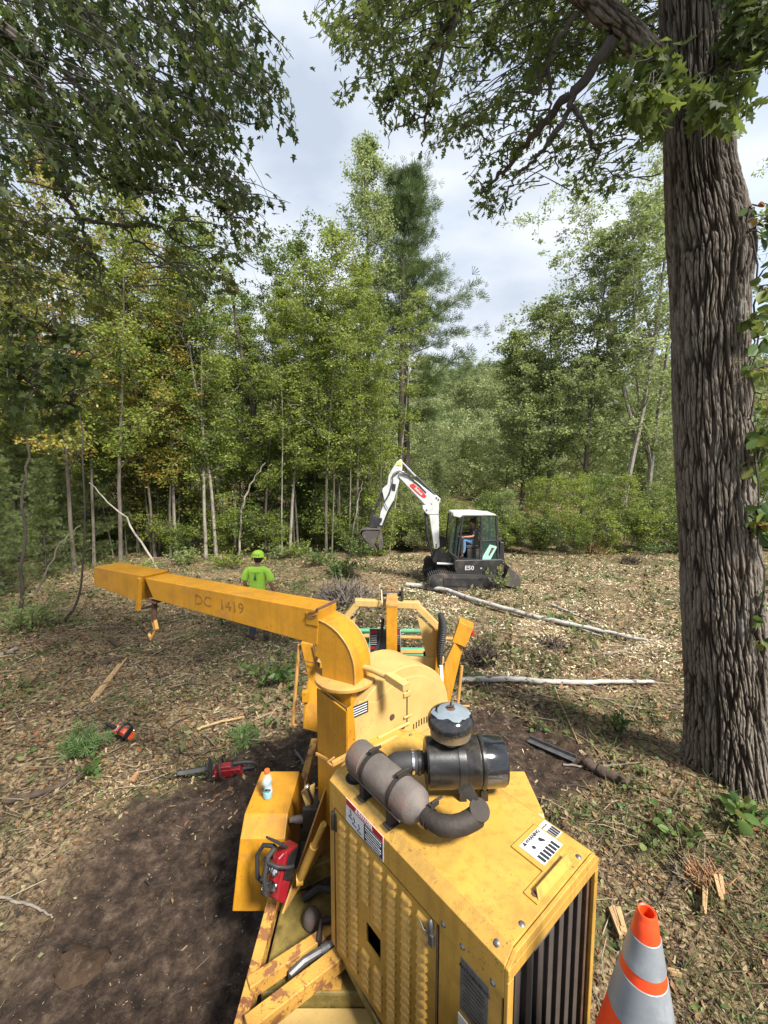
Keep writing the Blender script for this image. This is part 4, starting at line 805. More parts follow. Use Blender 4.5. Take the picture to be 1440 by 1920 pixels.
q = MB(); cc_ = ac + Vector((.02, 0, .0)); el = [ac - ax_ * .20, ac - ax_ * .27, ac - ax_ * .325 + Vector((0, .0, -.006)), ac - ax_ * .37 + Vector((0, .0, -.035)), ac - ax_ * .392 + Vector((0, 0, -.085)), ac - ax_ * .395 + Vector((0, 0, -.17))]; q.tube(el, [.052, .053, .056, .058, .057, .056], 24); q.build('rubber_intake_elbow', M_rub, acl)
for t_ in (-.252, -.222):
    q = MB(); q.lathe([(.054, t_ - .006), (.057, t_ - .006), (.057, t_ + .006), (.054, t_ + .006)], ac, ax_, 28, ends=False); q.build('hose_clamp', M_chrome if t_ < -.24 else M_black, acl)
pc = ac + Vector((-.065, .0, .095)); q = MB(); q.lathe([(.05, -.02), (.052, .03), (.085, .045), (.100, .055), (.104, .10), (.108, .108)], pc, UZ, 44, ends=False); pcb = q.build('precleaner_bowl', M_tan, acl)
q = MB(); q.lathe([(.108, .104), (.115, .106), (.116, .122), (.113, .140), (.098, .162), (.07, .175), (.03, .181), (.001, .182)], pc, UZ, 48, ends=False); q.build('precleaner_lid', M_gloss, acl)
M_peel = mat('bare_primer_patch', (.17, .205, .24), .6, var=.25, vscale=10, dirt=(.16, .11, .08), dscale=12, damt=.3)
q = MB(); prof = [(.001, .1845), (.03, .1835), (.07, .1775)]; n = 56; vs = []; 
for r_, z_ in prof: vs += [pc + Vector((r_ * math.cos(6.283 * k / n) + .008, r_ * math.sin(6.283 * k / n) - .004, z_ - .0004)) for k in range(n)]
for k in range(n):
    a = 6.283 * k / n; r_ = .088 + .011 * float(fbm(math.cos(a) * 2.2, math.sin(a) * 2.2, 4, 3)) * 2.2; r_ = min(r_, .099); zz = np.interp(r_, [.07, .098, .113], [.1765, .1645, .143]); vs.append(pc + Vector((r_ * math.cos(a) + .008 * (r_ < .09), r_ * math.sin(a) - .003, float(zz))))
q.add(vs, [(i * n + k, i * n + (k + 1) % n, (i + 1) * n + (k + 1) % n, (i + 1) * n + k) for i in range(3) for k in range(n)], True); q.build('peeled_patch', M_peel, acl)
q = MB(); q.lathe([(.024, 0), (.02, .003)], pc + Vector((0, 0, .1825)), UZ, 14); q.build('rust_ring', M_rust, acl); q = MB(); q.tube([pc + Vector((0, 0, .18)), pc + Vector((0, 0, .215))], .005, 8); q.tube([pc + Vector((-.016, 0, .196)), pc + Vector((.016, .002, .196))], .006, 6); q.build('wing_nut', M_grime, acl)
# --- housing of the cutting disc behind the engine
hs = [(.24, 1.0), (.24, 1.56), (.25, 1.93)]
for k in range(0, 19):
    a = R(152 - k * 147 / 18); hs.append((.70 + .475 * math.cos(a), 1.60 + .455 * math.sin(a)))
hs += [(1.19, 1.5), (1.17, 1.0)]
m_ = MB(); m_.prism([EN(1.36, a, z_) for a, z_ in hs], e1 * .34); hous = part(m_, 'disc_housing', M_pale, bevel=.006)
m_ = MB(); m_.prism([EN(1.352, a, z_) for a, z_ in [(.26, 1.55), (.265, 1.86), (.33, 1.95)] + [(.72 + .40 * math.cos(R(t)), 1.575 + .40 * math.sin(R(t))) for t in range(128, -1, -8)] + [(1.12, 1.50)]], e1 * .008); face = part(m_, 'housing_face', M_pale, bevel=.003)
q = MB(); q.box(EN(1.349, .735, 1.77), (.004, .008, .38), EX); q.build('face_seam', M_rust, hous)
q = MB(); q.prism([EN(1.345, a, z_) for a, z_ in [(.23, 1.0), (.23, 1.94), (.275, 1.95), (.29, 1.80), (.30, 1.62), (.36, 1.60), (.44, 1.66), (.47, 1.60), (.46, 1.52), (.55, 1.50), (.55, 1.0)]], e1 * .006); q.build('overpainted_patch', M_or, hous, .002)
q = MB(); q.box(EN(1.53, .232, 1.46), (.36, .012, .92), EX); q.build('side_plate', M_or, hous, .002)
q = MB()
for i in range(11): q.box(EN(1.349, .80 + .026 * i, 1.60 - .003 * (i - 3) ** 2 * .4), (.005, .006, .045), EX)
q.build('vent_slots', M_void, hous)['kind'] = 'stuff'
q = MB(); q.lathe([(.022, 0), (.02, .006)], EN(1.352, .60, 1.74), -e1, 12); q.build('cover_plug', M_rust, hous)
q = MB(); q.box(EN(1.346, .735, 1.86), (.014, .07, .03), EX); q.tube([EN(1.34, .70, 1.70), EN(1.34, .77, 1.70)], .008, 8); q.build('face_latch', M_pale, hous, .002)
q = MB(); q.box(EN(1.349, .33, 1.895), (.003, .13, .075), EX); st = q.build('black_sticker', M_ink, hous)
for i in range(4): q = MB(); q.box(EN(1.3465, .33, 1.92 - .016 * i), (.002, .11, .004), EX); q.build('printed_line', M_white, st)
q = MB(); q.box(EN(1.345, .615, 1.60), (.012, .26, .10), EX); gp = q.build('guard_plate', M_pale, hous, .003)
q = MB(); [q.box(EN(1.338, .54 + .05 * i, 1.63 - .028 * j), (.004, .026, .007), EX) for i in range(4) for j in range(3)]; q.build('guard_slots', M_void, gp)['kind'] = 'stuff'
q = MB(); q.tube([EN(1.33, .46, 1.66), EN(1.33, .74, 1.655)], .010, 8); q.build('guard_hinge', M_pale, gp)
q = MB(); q.tube([EN(1.30, .60, 1.64), EN(1.29, .605, 1.60), EN(1.29, .60, 1.56), EN(1.30, .61, 1.58)], .006, 6); q.build('spring_clip', M_chrome, gp)
# lower skirt and coupling guard between engine and housing
m_ = MB(); m_.prism([EN(1.11, .14, 1.0), EN(1.11, .14, 1.50), EN(1.11, .24, 1.66), EN(1.11, .62, 1.66), EN(1.11, .90, 1.50), EN(1.11, .90, 1.0)], e1 * .25); skirt = part(m_, 'coupling_guard', M_hood, bevel=.008)
q = MB(); q.tube([EN(1.20, .12, 1.62), EN(1.25, .14, 1.63)], .01, 6); q.lathe([(.016, 0), (.014, .012)], EN(1.22, .35, 1.665), UZ, 10); q.lathe([(.016, 0), (.014, .012)], EN(1.22, .50, 1.665), UZ, 10); q.build('guard_bolts', M_grime, skirt)
q = MB(); q.box(EN(1.24, .42, 1.668), (.06, .30, .01), EX); q.build('mounting_flange', M_pale, skirt, .002)
# hose fitting on top of the housing
hp = [(657 + 8, 1245), (690, 1254), (712, 1264), (745, 1282)]; hz = [2.09, 2.10, 2.09, 2.07]
P = [atz(a, b, z_) for (a, b), z_ in zip([(668, 1247), (700, 1256), (728, 1268), (762, 1290)], hz)]
m_ = MB(); m_.tube(P[:3], [.016, .022, .026], 12); m_.box((P[2] + P[3]) / 2 + Vector((0, 0, .005)), ((P[3] - P[2]).length, .06, .05), ((P[3] - P[2]).normalized(), UZ.cross((P[3] - P[2]).normalized()), UZ)); ft = part(m_, 'chute_lock_rod', M_pale, bevel=.004)
q = MB(); q.tube([P[0] + Vector((0, 0, .0)), P[0] + Vector((-.05, .04, .03)), P[0] + Vector((-.07, .03, .06)), P[0] + Vector((-.04, .0, .05)), P[0]], .010, 8); q.build('rod_loop', M_pale, ft)
# --- chute
fc = Vector((-.262, 2.75, 0)); cd = Vector((-.888, .460, 0)); cn = Vector((.460, .888, 0))
def CT(t, n_, z_): return fc + cd * t + cn * n_ + UZ * z_
# lower duct rising to the swivel flange
bot = [CT(.17, -.10, 1.0), CT(-.12, -.15, 1.0), CT(-.16, .10, 1.0), CT(.15, .13, 1.0)]; top = [CT(.135, -.10, 1.995), CT(-.12, -.12, 1.995), CT(-.15, .10, 1.995), CT(.12, .11, 1.995)]
m_ = MB(); m_.hexa(bot + top); duct = part(m_, 'discharge_duct', M_or, bevel=.006)
q = MB(); q.beam(CT(.165, -.125, 1.475), CT(-.10, -.155, 1.475), .012, .02); q.build('duct_flange', M_or2, duct, .002)
q = MB(); q.beam(atz(622, 1433, 1.66), atz(668, 1408, 1.66), .02, .03); q.tube([atz(622, 1433, 1.66) + Vector((0, -.01, 0)), atz(622, 1433, 1.66) + Vector((-.02, -.02, .03)), atz(622, 1433, 1.66) + Vector((0.02, -.02, .06))], .007, 6); q.build('swing_latch', M_or2, duct, .002)
fl = MB(); n = 72; pr = [(.001, .0), (.175, .0), (.175, .010), (.206, .010), (.208, .004), (.208, -.012), (.203, -.016), (.001, -.016)]
fl.lathe([(a, -b) for a, b in pr][::-1], CT(0, 0, 2.008), UZ, n, ends=False); flo = part(fl, 'swivel_flange', M_or2, bevel=0)
q = MB()
for k in range(64): a = 6.283 * k / 64; q.lathe([(.0035, 0), (.0035, .001)], CT(0, 0, 1.9985) + Vector((math.cos(a), math.sin(a), 0)) * .194, UZ, 6)
q.build('index_holes', M_grime, flo)['kind'] = 'stuff'
# elbow: box section swept round a quarter turn
wn = .0985; Rin, Rout = .055, .315; c0, cz = .18, 2.10
def arcp(Rr, a): return (c0 - Rr * math.cos(a), cz + Rr * math.sin(a))
prof = [((-.135, 2.008), (.125, 2.008))] + [(arcp(Rout, R(a)), arcp(Rin, R(a))) for a in range(0, 91, 9)]
m_ = MB(); vs = []
for (to, zo), (ti, zi) in prof: vs += [CT(to, -wn, zo), CT(to, wn, zo), CT(ti, wn, zi), CT(ti, -wn, zi)]
k = len(prof); m_.add(vs, [(4 * i + j, 4 * i + (j + 1) % 4, 4 * i + 4 + (j + 1) % 4, 4 * i + 4 + j) for i in range(k - 1) for j in range(4)] + [(0, 1, 2, 3), (4 * k - 4, 4 * k - 3, 4 * k - 2, 4 * k - 1)]); elb = part(m_, 'chute_elbow', M_or, bevel=.003)
for sgn in (-1, 1):
    q = MB(); q.tube([CT(to, sgn * (wn + .001), zo) for (to, zo), _ in prof], .005, 6); q.build('weld_seam', M_or2, elb)
# straight chute: tapering box with a level top
def onn(px, py, n_):  # picture point on the vertical plane at offset n_
    r_ = ray(px, py); k_ = fc.dot(cn) + n_; t_ = (k_ - 0) / (r_.x * cn.x + r_.y * cn.y); p = Vector((r_.x * t_, r_.y * t_, CH + r_.z * t_)); return ((p - fc).dot(cd), p.z)
A1 = onn(598, 1145, -.105); A2 = onn(594, 1209.5, -.105); B1 = onn(271, 1084, -.105); B2 = onn(288, 1124, -.105)
q4 = [A1, A2, B2, B1]
m_ = MB(); m_.hexa([CT(A2[0], -.105, A2[1]), CT(B2[0], -.105, B2[1]), CT(B2[0], .105, B2[1]), CT(A2[0], .105, A2[1]), CT(A1[0], -.105, A1[1]), CT(B1[0], -.105, B1[1]), CT(B1[0], .105, B1[1]), CT(A1[0], .105, A1[1])]); chute = part(m_, 'discharge_chute', M_or, bevel=.004)
pA, pB = CT(A1[0], -.107, A1[1]), CT(B1[0], -.107, B1[1]); dirc = (pA - pB).normalized()
t1 = onn(412, 1133, -.107); bup = (Vector(CT(A1[0], -.107, A1[1])) - Vector(CT(A2[0], -.107, A2[1]))).normalized()
tcen = CT(t1[0], -.1068, t1[1])
text('DC', .118, M_letter, chute, tcen - dirc * .185, dirc, bup, 'chute_letters', depth=.0012, bold=-.0008, sx=1.12); text('1419', .118, M_letter, chute, tcen + dirc * .125, dirc, bup, 'chute_numerals', depth=.0012, bold=-.0008, sx=1.12)
q = MB(); q.tube([CT(A1[0] + .012, -.112, A1[1] + .006), CT(A1[0] + .005, .12, A1[1] + .008)], .010, 8); q.tube([CT(A1[0] + .02, -.115, A1[1] - .01), CT(A1[0] + .07, -.12, A1[1] - .02), CT(A1[0] + .10, -.12, A1[1] - .04), CT(A1[0] + .05, -.12, A1[1] - .045), CT(A1[0] + .01, -.12, A1[1] - .03)], .004, 6); q.build('hinge_pin', M_rust, chute)
q = MB(); q.box(CT(A1[0] + .055, -.109, A1[1] - .065), (.10, .006, .085), (cd, cn, UZ)); q.build('clamp_plate', M_or, chute, .002)
# deflector hood at the far end
D1 = onn(269, 1080, -.12); D2 = onn(176, 1063, -.12); D3 = onn(176, 1097, -.12); D4 = onn(256, 1128, -.12)
tp, bt = lambda u_: CT(u_[0], -.12, u_[1]), lambda u_: CT(u_[0], .12, u_[1])
m_ = MB(); m_.prism([tp(D1), tp(D2), tp(D3), tp(D4)], cn * .24); defl = part(m_, 'deflector', M_or, bevel=.004)
q = MB(); S1 = onn(262, 1084, -.125); S2 = onn(259, 1144, -.125); q.beam(CT(S1[0], -.125, S1[1]), CT(S2[0], -.125, S2[1]), .03, .035, up=cd); q.build('deflector_bracket', M_or, defl, .003)
H1 = onn(290, 1126, -.07); H2 = onn(289, 1165, -.07); H3 = onn(293, 1180, -.07); H4 = onn(286, 1200, -.07)
m_ = MB(); m_.beam(CT(H1[0], -.07, H1[1]), CT(H2[0], -.07, H2[1]), .035, .03, up=cd); m_.box(CT(H1[0], -.07, H1[1] - .005), (.12, .08, .012), (cd, cn, UZ)); K = onn(262, 1141, -.07); m_.tube([CT(K[0], -.07, K[1]), CT(H1[0], -.07, H1[1] - .045)], .012, 6); crank = part(m_, 'height_crank', M_rust, bevel=.002)
q = MB(); q.beam(CT(H2[0], -.07, H2[1] + .01), CT(H3[0], -.07, H3[1]), .03, .035, up=cd); q.beam(CT(H3[0], -.07, H3[1]), CT(H4[0] + .02, -.07, H4[1]), .02, .02, up=cd); q.tube([CT(H4[0] + .02, -.07, H4[1] + .02), CT(H4[0] + .05, -.07, H4[1] + .045)], .012, 6); q.build('crank_handle', M_or2, crank)
# --- infeed yoke with the winch boom behind the housing
YY = 3.62
yk = [(560, 1240), (640, 1172), (672, 1128), (778, 1134), (822, 1176), (826, 1300)]
fr = [aty(a, b, YY) for a, b in [(600, 1240), (632, 1178), (672, 1129), (780, 1134), (822, 1176), (823, 1310)]]
m_ = MB()
for i in range(len(fr) - 1): m_.beam(fr[i], fr[i + 1], .055, .07, up=(0, 1, 0))
for p_ in fr[1:-1]: m_.box(p_, (.058, .074, .058))
yoke = part(m_, 'infeed_yoke', M_pale, bevel=.004)
for sg, (a, b, c) in (('r', ((782, 1155), (820, 1182), (812, 1290))), ('l', ((668, 1155), (634, 1185), (640, 1290)))):
    q = MB(); q.prism([aty(*a, YY - .02), aty(*b, YY - .02), aty(*c, YY - .02)], (0, .012, 0)); q.build('gusset', M_pale, yoke, .002)
q = MB(); q.beam(aty(818, 1180, YY - .06), aty(818, 1315, YY - .06), .03, .07, up=(0, 1, 0)); q.build('yoke_edge', M_or, yoke, .003)
q = MB(); bt_ = aty(734, 1262, 3.30); tp_ = aty(735, 1136, 3.30)
q.box((bt_ + tp_) / 2, (.088, .012, (tp_ - bt_).z)); q.box((bt_ + tp_) / 2 + Vector((0, .09, 0)), (.088, .012, (tp_ - bt_).z)); q.box((bt_ + tp_) / 2 + Vector((.0, .045, 0)), (.012, .08, (tp_ - bt_).z)); post = part(q, 'winch_post', M_or, bevel=.003)
tl = aty(735, 1112, 3.62); q = MB(); q.hexa([tp_ + Vector((-.05, -.01, -.005)), tp_ + Vector((.05, -.01, -.005)), tl + Vector((.045, 0, -.05)), tl + Vector((-.045, 0, -.05)), tp_ + Vector((-.05, -.01, .02)), tp_ + Vector((.05, -.01, .02)), tl + Vector((.045, 0, .0)), tl + Vector((-.045, 0, .0))]); q.build('boom_cap', M_or2, post, .003)
for dx in (-.09, .09):
    q = MB(); q.box(tl + Vector((dx, .04, -.02)), (.02, .12, .09)); q.build('winch_cheek', M_grime, post, .003)
q = MB(); q.tube([tl + Vector((-.09, .04, -.02)), tl + Vector((.09, .04, -.02))], .022, 12); q.build('winch_roller', M_grime, post)
q = MB(); q.tube([aty(715, 1106, 3.6), aty(717, 1140, 3.5), aty(718, 1180, 3.45)], .006, 6); q.build('winch_rope', mat('winch_rope', (.5, .42, .28), .9), post)
q = MB(); q.tube([aty(718, 1160, 3.4), aty(714, 1200, 3.38), aty(698, 1232, 3.36), aty(688, 1252, 3.3)], .014, 8); q.build('black_hose', M_rub, chip)
q = MB(); q.box(aty(712, 1240, 3.25) , (.05, .05, .16)); q.box(aty(747, 1248, 3.33), (.05, .05, .14)); q.build('post_socket', M_pale, post, .004)
sg = MB(); sg.box(aty(722, 1205, 3.9), (.30, .006, .27)); sg = sg.build('warning_panel', M_ink, chip)
for dz, h2, m in ((.105, .03, M_red), (-.05, .025, M_red), (-.10, .02, M_red)):
    for dx in (-.108, .108): q = MB(); q.box(aty(722, 1205, 3.9) + Vector((dx, -.005, dz)), (.07, .003, h2)); q.build('red_stripe', m, sg)
for i in range(6):
    for dx in (-.108, .108): q = MB(); q.box(aty(722, 1205, 3.9) + Vector((dx, -.005, .075 - .018 * i)), (.06, .003, .004)); q.build('printed_line', M_white, sg)
for dx in (-.146, .146): q = MB(); q.box(aty(722, 1205, 3.9) + Vector((dx, -.004, 0)), (.006, .003, .26)); q.build('white_border', M_white, sg)
# infeed table, green control bars, side wings
gb = MB()
for py in (1182, 1217, 1231): gb.tube([aty(655, py, 4.3), aty(806, py + 1, 4.3)], .022 if py < 1230 else .03, 8)
gb.box(aty(690, 1200, 4.3), (.07, .02, .18)); part(gb, 'control_bar', M_green, bevel=0)
q = MB(); q.tube([aty(660, 1192, 4.25), aty(870, 1198, 4.25)], .020, 8); q.tube([aty(650, 1224, 4.2), aty(800, 1222, 4.2)], .025, 8); part(q, 'feed_bar', M_or2, bevel=0)
q = MB(); q.box(aty(727, 1262, 4.0) + Vector((0, .1, -.1)), (1.0, .9, .03)); q.box(aty(727, 1262, 3.6), (1.0, .04, .30)); q.box(aty(780, 1250, 3.75), (.30, .2, .06)); table = part(q, 'infeed_table', M_pale, bevel=.005)
q = MB(); q.lathe([(.075, -.015), (.075, .015)], aty(767, 1262, 3.5), (1, .3, 0), 20); q.lathe([(.03, .016), (.03, .02)], aty(767, 1262, 3.5), (1, .3, 0), 12); q.build('feed_sheave', M_pale, table)
q = MB(); q.tube([aty(765, 1240, 3.6), aty(770, 1236, 3.6), aty(776, 1240, 3.6)], .008, 6); q.tube([aty(760, 1243, 3.6), aty(800, 1245, 3.6)], .008, 6); q.box(aty(797, 1232, 3.7), (.03, .03, .10)); q.build('feed_linkage', M_grime, table)
m_ = MB(); W = [aty(832, 1246, 3.55), aty(866, 1185, 3.75), aty(884, 1190, 3.75), aty(842, 1330, 3.45), aty(826, 1322, 3.45)]
m_.prism([aty(834, 1244, 3.55), aty(852, 1205, 3.6), aty(868, 1214, 3.65), aty(842, 1325, 3.5), aty(824, 1330, 3.5)], (.04, .16, 0)); wg = part(m_, 'side_wing', M_or, bevel=.004)
q = MB(); q.prism([aty(848, 1204, 3.60), aty(861, 1166, 3.62), aty(888, 1178, 3.62), aty(873, 1214, 3.60)], (.03, .14, 0)); q.build('folded_flap', M_or, wg, .003)
q = MB(); q.box(aty(886, 1186, 3.72), (.02, .06, .05)); q.build('red_reflector', M_red, wg)
m_ = MB(); m_.prism([aty(563, 1205, 3.75), aty(588, 1208, 3.75), aty(601, 1260, 3.7), aty(603, 1300, 3.7), aty(600, 1375, 3.6), aty(568, 1366, 3.6), aty(570, 1300, 3.7), aty(578, 1270, 3.72)], (.03, .10, 0)); wl_ = part(m_, 'side_wing', M_or, bevel=.004)
q = MB(); q.tube([aty(588, 1208, 3.72), aty(602, 1262, 3.68)], .008, 6); q.tube([aty(562, 1225, 3.72), aty(572, 1240, 3.70), aty(590, 1243, 3.68)], .005, 5); q.build('safety_chain', M_rust, wl_)
q = MB(); q.box(aty(573, 1305, 3.66), (.06, .05, .10)); q.build('hinge_block', M_or, wl_, .004)
for (a, b) in (((561, 1208), (549, 1358)), ((866, 1248), (858, 1322))):
    q = MB(); q.tube([aty(*a, 3.8), aty(*b, 3.75)], .016, 8); q.tube([aty(b[0] - 6, b[1] + 1, 3.75), aty(b[0] + 22, b[1] + 2, 3.75)], .010, 8); part(q, 'prop_rod', M_or2, bevel=0)
# corrugated black sleeve and white tube
sl = [(824, 1250), (825, 1215), (829, 1185), (829, 1165), (824, 1150)]; P = wander([aty(a, b, 3.45) for a, b in sl], 60, 0, rnd)
q = MB(); q.tube(P, [(.030 + .035 * math.sin(math.pi * i / 60)) * (1 + .07 * (-1) ** i) for i in range(61)], 12, flat=.55); part(q, 'corrugated_sleeve', M_rub, bevel=0)
q = MB(); q.tube([aty(828, 1312, 3.35), aty(827, 1248, 3.40)], .018, 10); part(q, 'white_tube', M_white, bevel=0)
# --- trailer frame
def fbeam(a, b, w_, h2, m=M_worn, name='frame_rail', up=(0, 0, 1)): q = MB(); q.beam(a, b, w_, h2, up); return part(q, name, m, bevel=.004)
fbeam((-.70, 4.0, .68), (-.705, 1.55, .66), .062, .10); fbeam((.80, 4.0, .68), (.80, 1.9, .66), .062, .10)
fbeam((-.02, 2.42, .70), (-.71, 1.96, .70), .062, .075, name='diagonal_brace'); fbeam((.05, 2.30, .72), (-.66, 1.78, .72), .075, .085, name='diagonal_brace')
fbeam((-.26, 2.18, .76), (.40, 1.22, .74), .09, .05, name='engine_rail', m=M_oily); fbeam((-.67, 1.95, .52), (.6, 1.95, .52), .07, .06, M_pale, 'cross_member'); fbeam((-.67, 1.86, .38), (.7, 1.86, .38), .08, .14, M_rust, 'cross_member')
fbeam((-.55, 1.90, .40), (-.55, 1.90, .05), .06, .06, M_worn, 'jack_leg', up=(0, 1, 0)); fbeam((-.67, 3.2, .62), (.78, 3.2, .62), .08, .08, M_worn, 'cross_member'); fbeam((-.68, 2.50, .70), (-.1, 2.72, .78), .05, .12, M_oily, 'cross_member')
q = MB(); q.box((-.02, 3.35, .82), (.9, 1.2, .30)); part(q, 'disc_base', M_or2, bevel=.01)
q = MB(); q.box((-.36, 2.27, .50), (.60, .56, .26)); tank = part(q, 'hydraulic_tank', M_oily, bevel=.012)
q = MB(); q.box((-.28, 2.27, .633), (.10, .54, .012)); q.build('tank_strap', M_worn, tank)
cpz = Vector((-.44, 2.33, .63)); q = MB(); q.lathe([(.045, 0), (.052, .01), (.055, .03), (.054, .055), (.045, .08), (.025, .10), (.001, .104)], cpz, UZ, 20, ends=False); q.build('filler_cap', M_muf, tank)
q = MB(); q.tube([(-.37, 2.16, .64), (-.37, 2.16, .74), (-.37, 2.24, .76), (-.16, 2.28, .76)], .019, 8); q.build('rusty_pipe', M_muf2, tank)
q = MB(); q.tube([(-.50, 2.02, .60), (-.50, 2.03, .70), (-.44, 2.08, .71), (-.16, 2.18, .78)], .021, 8); q.lathe([(.027, -.02), (.027, .02)], (-.33, 2.12, .735), (.93, .33, .23), 10); q.build('hydraulic_line', M_steel, tank)
q = MB(); q.tube([(-.52, 2.48, .64), (-.42, 2.50, .70), (-.30, 2.46, .72), (-.16, 2.36, .74)], .024, 8); q.build('black_hose', M_rub, tank)
# gusset plates and hydraulic cylinder beside the hood
q = MB(); q.prism([(-.62, 2.30, .74), (-.27, 2.98, .86), (-.27, 2.98, 1.50), (-.30, 2.86, 1.50)], (.012, 0, 0)); part(q, 'side_gusset', M_or2, bevel=.002)
q = MB(); q.box((-.26, 2.72, 1.10), (.10, .16, .78)); part(q, 'housing_leg', M_or2, bevel=.004)
P0, P1 = atz(562, 1648, .92), atz(607, 1545, 1.40); q = MB(); q.tube([P0, P0.lerp(P1, .62)], .026, 12); q.tube([P0.lerp(P1, .6), P1], .018, 10); q.lathe([(.034, -.02), (.034, .02)], P0, (1, .2, 0), 14); cyl = part(q, 'lift_cylinder', M_hood, bevel=0)
vb = atz(585, 1525, 1.02); q = MB(); q.box(vb, (.11, .13, .17)); q.box(vb + Vector((.0, .0, -.12)), (.16, .10, .10)); vv = part(q, 'control_valve', M_grime, bevel=.008)
for i in range(3): q = MB(); q.lathe([(.024, 0), (.024, .05), (.018, .06), (.018, .09)], vb + Vector((-.055, -.05 + .04 * i, .0 - .03 * i)), (-1, -.2, .1), 10); q.build('valve_spool', M_muf, vv)
kn = atz(576, 1476, 1.28); q = MB(); q.tube([vb + Vector((0, .02, .08)), vb.lerp(kn, .5) + Vector((.02, .0, 0)), kn], .010, 8); q.build('valve_lever', M_grime, vv); q = MB(); q.ball(kn, .020, 8); q.build('lever_knob', M_chrome, vv)
q = MB(); q.prism([kn + Vector((-.05, .03, -.06)), kn + Vector((.03, .05, -.03)), kn + Vector((.02, .06, -.15)), kn + Vector((-.01, .05, -.22))], (.01, .03, 0)); q.build('lever_guard', M_pale, vv, .002)
# --- fenders and wheels
def fender(x0, x1, name='fender'):
    pf = [(3.30, .56), (3.22, .90), (3.06, 1.085), (2.66, 1.08), (2.56, .985), (2.47, .56)]
    q = MB(); q.prism([(x0, y_, z_) for y_, z_ in pf], (x1 - x0, 0, 0)); return q
q = fender(-.95, -.655)
for v_i, v_ in enumerate(q.v):
    if v_[2] < .6 and v_[0] < -.9: q.v[v_i] = (v_[0] - .035, v_[1], v_[2])
fo = part(q, 'fender', M_or, bevel=.006)
part(fender(.80, 1.09), 'fender', M_hood, bevel=.006)
for x0 in (-.92, .82):
    q = MB(); q.lathe([(.18, 0), (.32, .005), (.345, .03), (.355, .06), (.355, .16), (.345, .19), (.32, .215), (.18, .22)], (x0, 3.0, .355), (1, 0, 0), 40); wh = part(q, 'wheel', M_tyre, bevel=0)
    tr = MB()
    for k in range(44):
        a = 6.283 * k / 44; c_ = Vector((x0 + .11, 3.0 + .358 * math.cos(a), .355 + .358 * math.sin(a))); rd = Vector((0, math.cos(a), math.sin(a))); tr.box(c_, (.17, .028, .012), (Vector((1, .25 * math.sin(k * 3.1), 0)), rd.cross(Vector((1, 0, 0))), rd))
    tr.build('tread_blocks', M_tyre, wh)['kind'] = 'stuff'
    q = MB(); q.lathe([(.05, -.01), (.17, .02), (.18, .03)], (x0, 3.0, .355), (1, 0, 0), 24); q.build('rim', M_steel, wh)

# ================================================================== the compact excavator
EY = 13.35; EK = .00432; ex0 = aty(640, 1000, EY).x; ez0 = gz(2.6, EY) + .0
def EP(u, v, dy=0.0): return Vector((ex0 + EK * u, EY + dy, ez0 + EK * (1062 - v)))
exc = empty('compact_excavator', EP(930, 1062, .8), 'white and black compact excavator with its arm raised to the left at the wood edge', 'excavator')
X_w = mat('excavator_white', (.47, .485, .49), .35, var=.12, vscale=4, dirt=(.25, .23, .2), dscale=3, damt=.35, bump=.03)
X_b = mat('excavator_black', (.022, .023, .025), .42, var=.3, vscale=4, dirt=(.12, .10, .08), dscale=3, damt=.4)
X_t = mat('rubber_track', (.030, .028, .026), .85, dirt=(.16, .12, .09), dscale=3, damt=.7, bump=.3)
X_m = mat('dirty_steel_bucket', (.085, .075, .068), .55, .4, dirt=(.2, .17, .14), dscale=3, damt=.7)
X_g = mat('cab_glass', (.04, .07, .06), .08, alpha=.35, spec=.35)
X_y = mat('yellow_caution_sticker', (.62, .42, .03), .5)
X_r = mat('red_logo_panel', (.55, .03, .02), .45)
def xpart(mb, name, m, par=None, bevel=.012): return mb.build(name, m, par or exc, bevel)
def plate(pts, dy0, dy1): q = MB(); q.prism([EP(u, v, dy0) for u, v in pts], (0, dy1 - dy0, 0)); return q
# undercarriage: two tracks with lugs and rollers
def track(dy0, dy1, name='track'):
    q = plate([(645, 1000), (650, 960), (672, 938), (720, 930), (1150, 938), (1185, 955), (1196, 990), (1190, 1025), (1165, 1050), (1120, 1060), (720, 1060), (672, 1045)], dy0, dy1); t_ = xpart(q, name, X_t, bevel=.02)
    ol = [(640, 995), (648, 957), (672, 933), (720, 925), (1150, 933), (1188, 951), (1201, 990), (1194, 1028), (1168, 1055), (1120, 1065), (720, 1065), (668, 1049)]; q = MB(); 
    for i in range(len(ol)):
        a, b = Vector(ol[i]), Vector(ol[(i + 1) % len(ol)]); n_ = max(1, int((b - a).length / 16))
        for j in range(n_): c_ = a.lerp(b, (j + .5) / n_); q.box(EP(c_.x, c_.y, (dy0 + dy1) / 2), (.03, dy1 - dy0 + .01, .03))
    q.build('track_lugs', X_t, t_)['kind'] = 'stuff'
    q = plate([(760, 960), (1100, 962), (1110, 1030), (760, 1030)], dy0 - .02, dy0); q.build('side_frame', X_b, t_, .01)
    for u, r_ in ((702, .17), (1150, .15)):
        q = MB(); q.lathe([(r_, 0), (r_, .02), (r_ * .7, .03), (r_ * .3, .045), (.001, .05)], EP(u, 996, dy0 - .0), (0, -1, 0), 24, ends=False); q.build('track_wheel', X_b, t_)
track(0, .38); track(1.45, 1.83)
q = MB(); q.box(EP(930, 985, .9), (1.6, 1.1, .25)); q.box(EP(930, 935, .9), (.9, .9, .12)); xpart(q, 'undercarriage_frame', X_b)
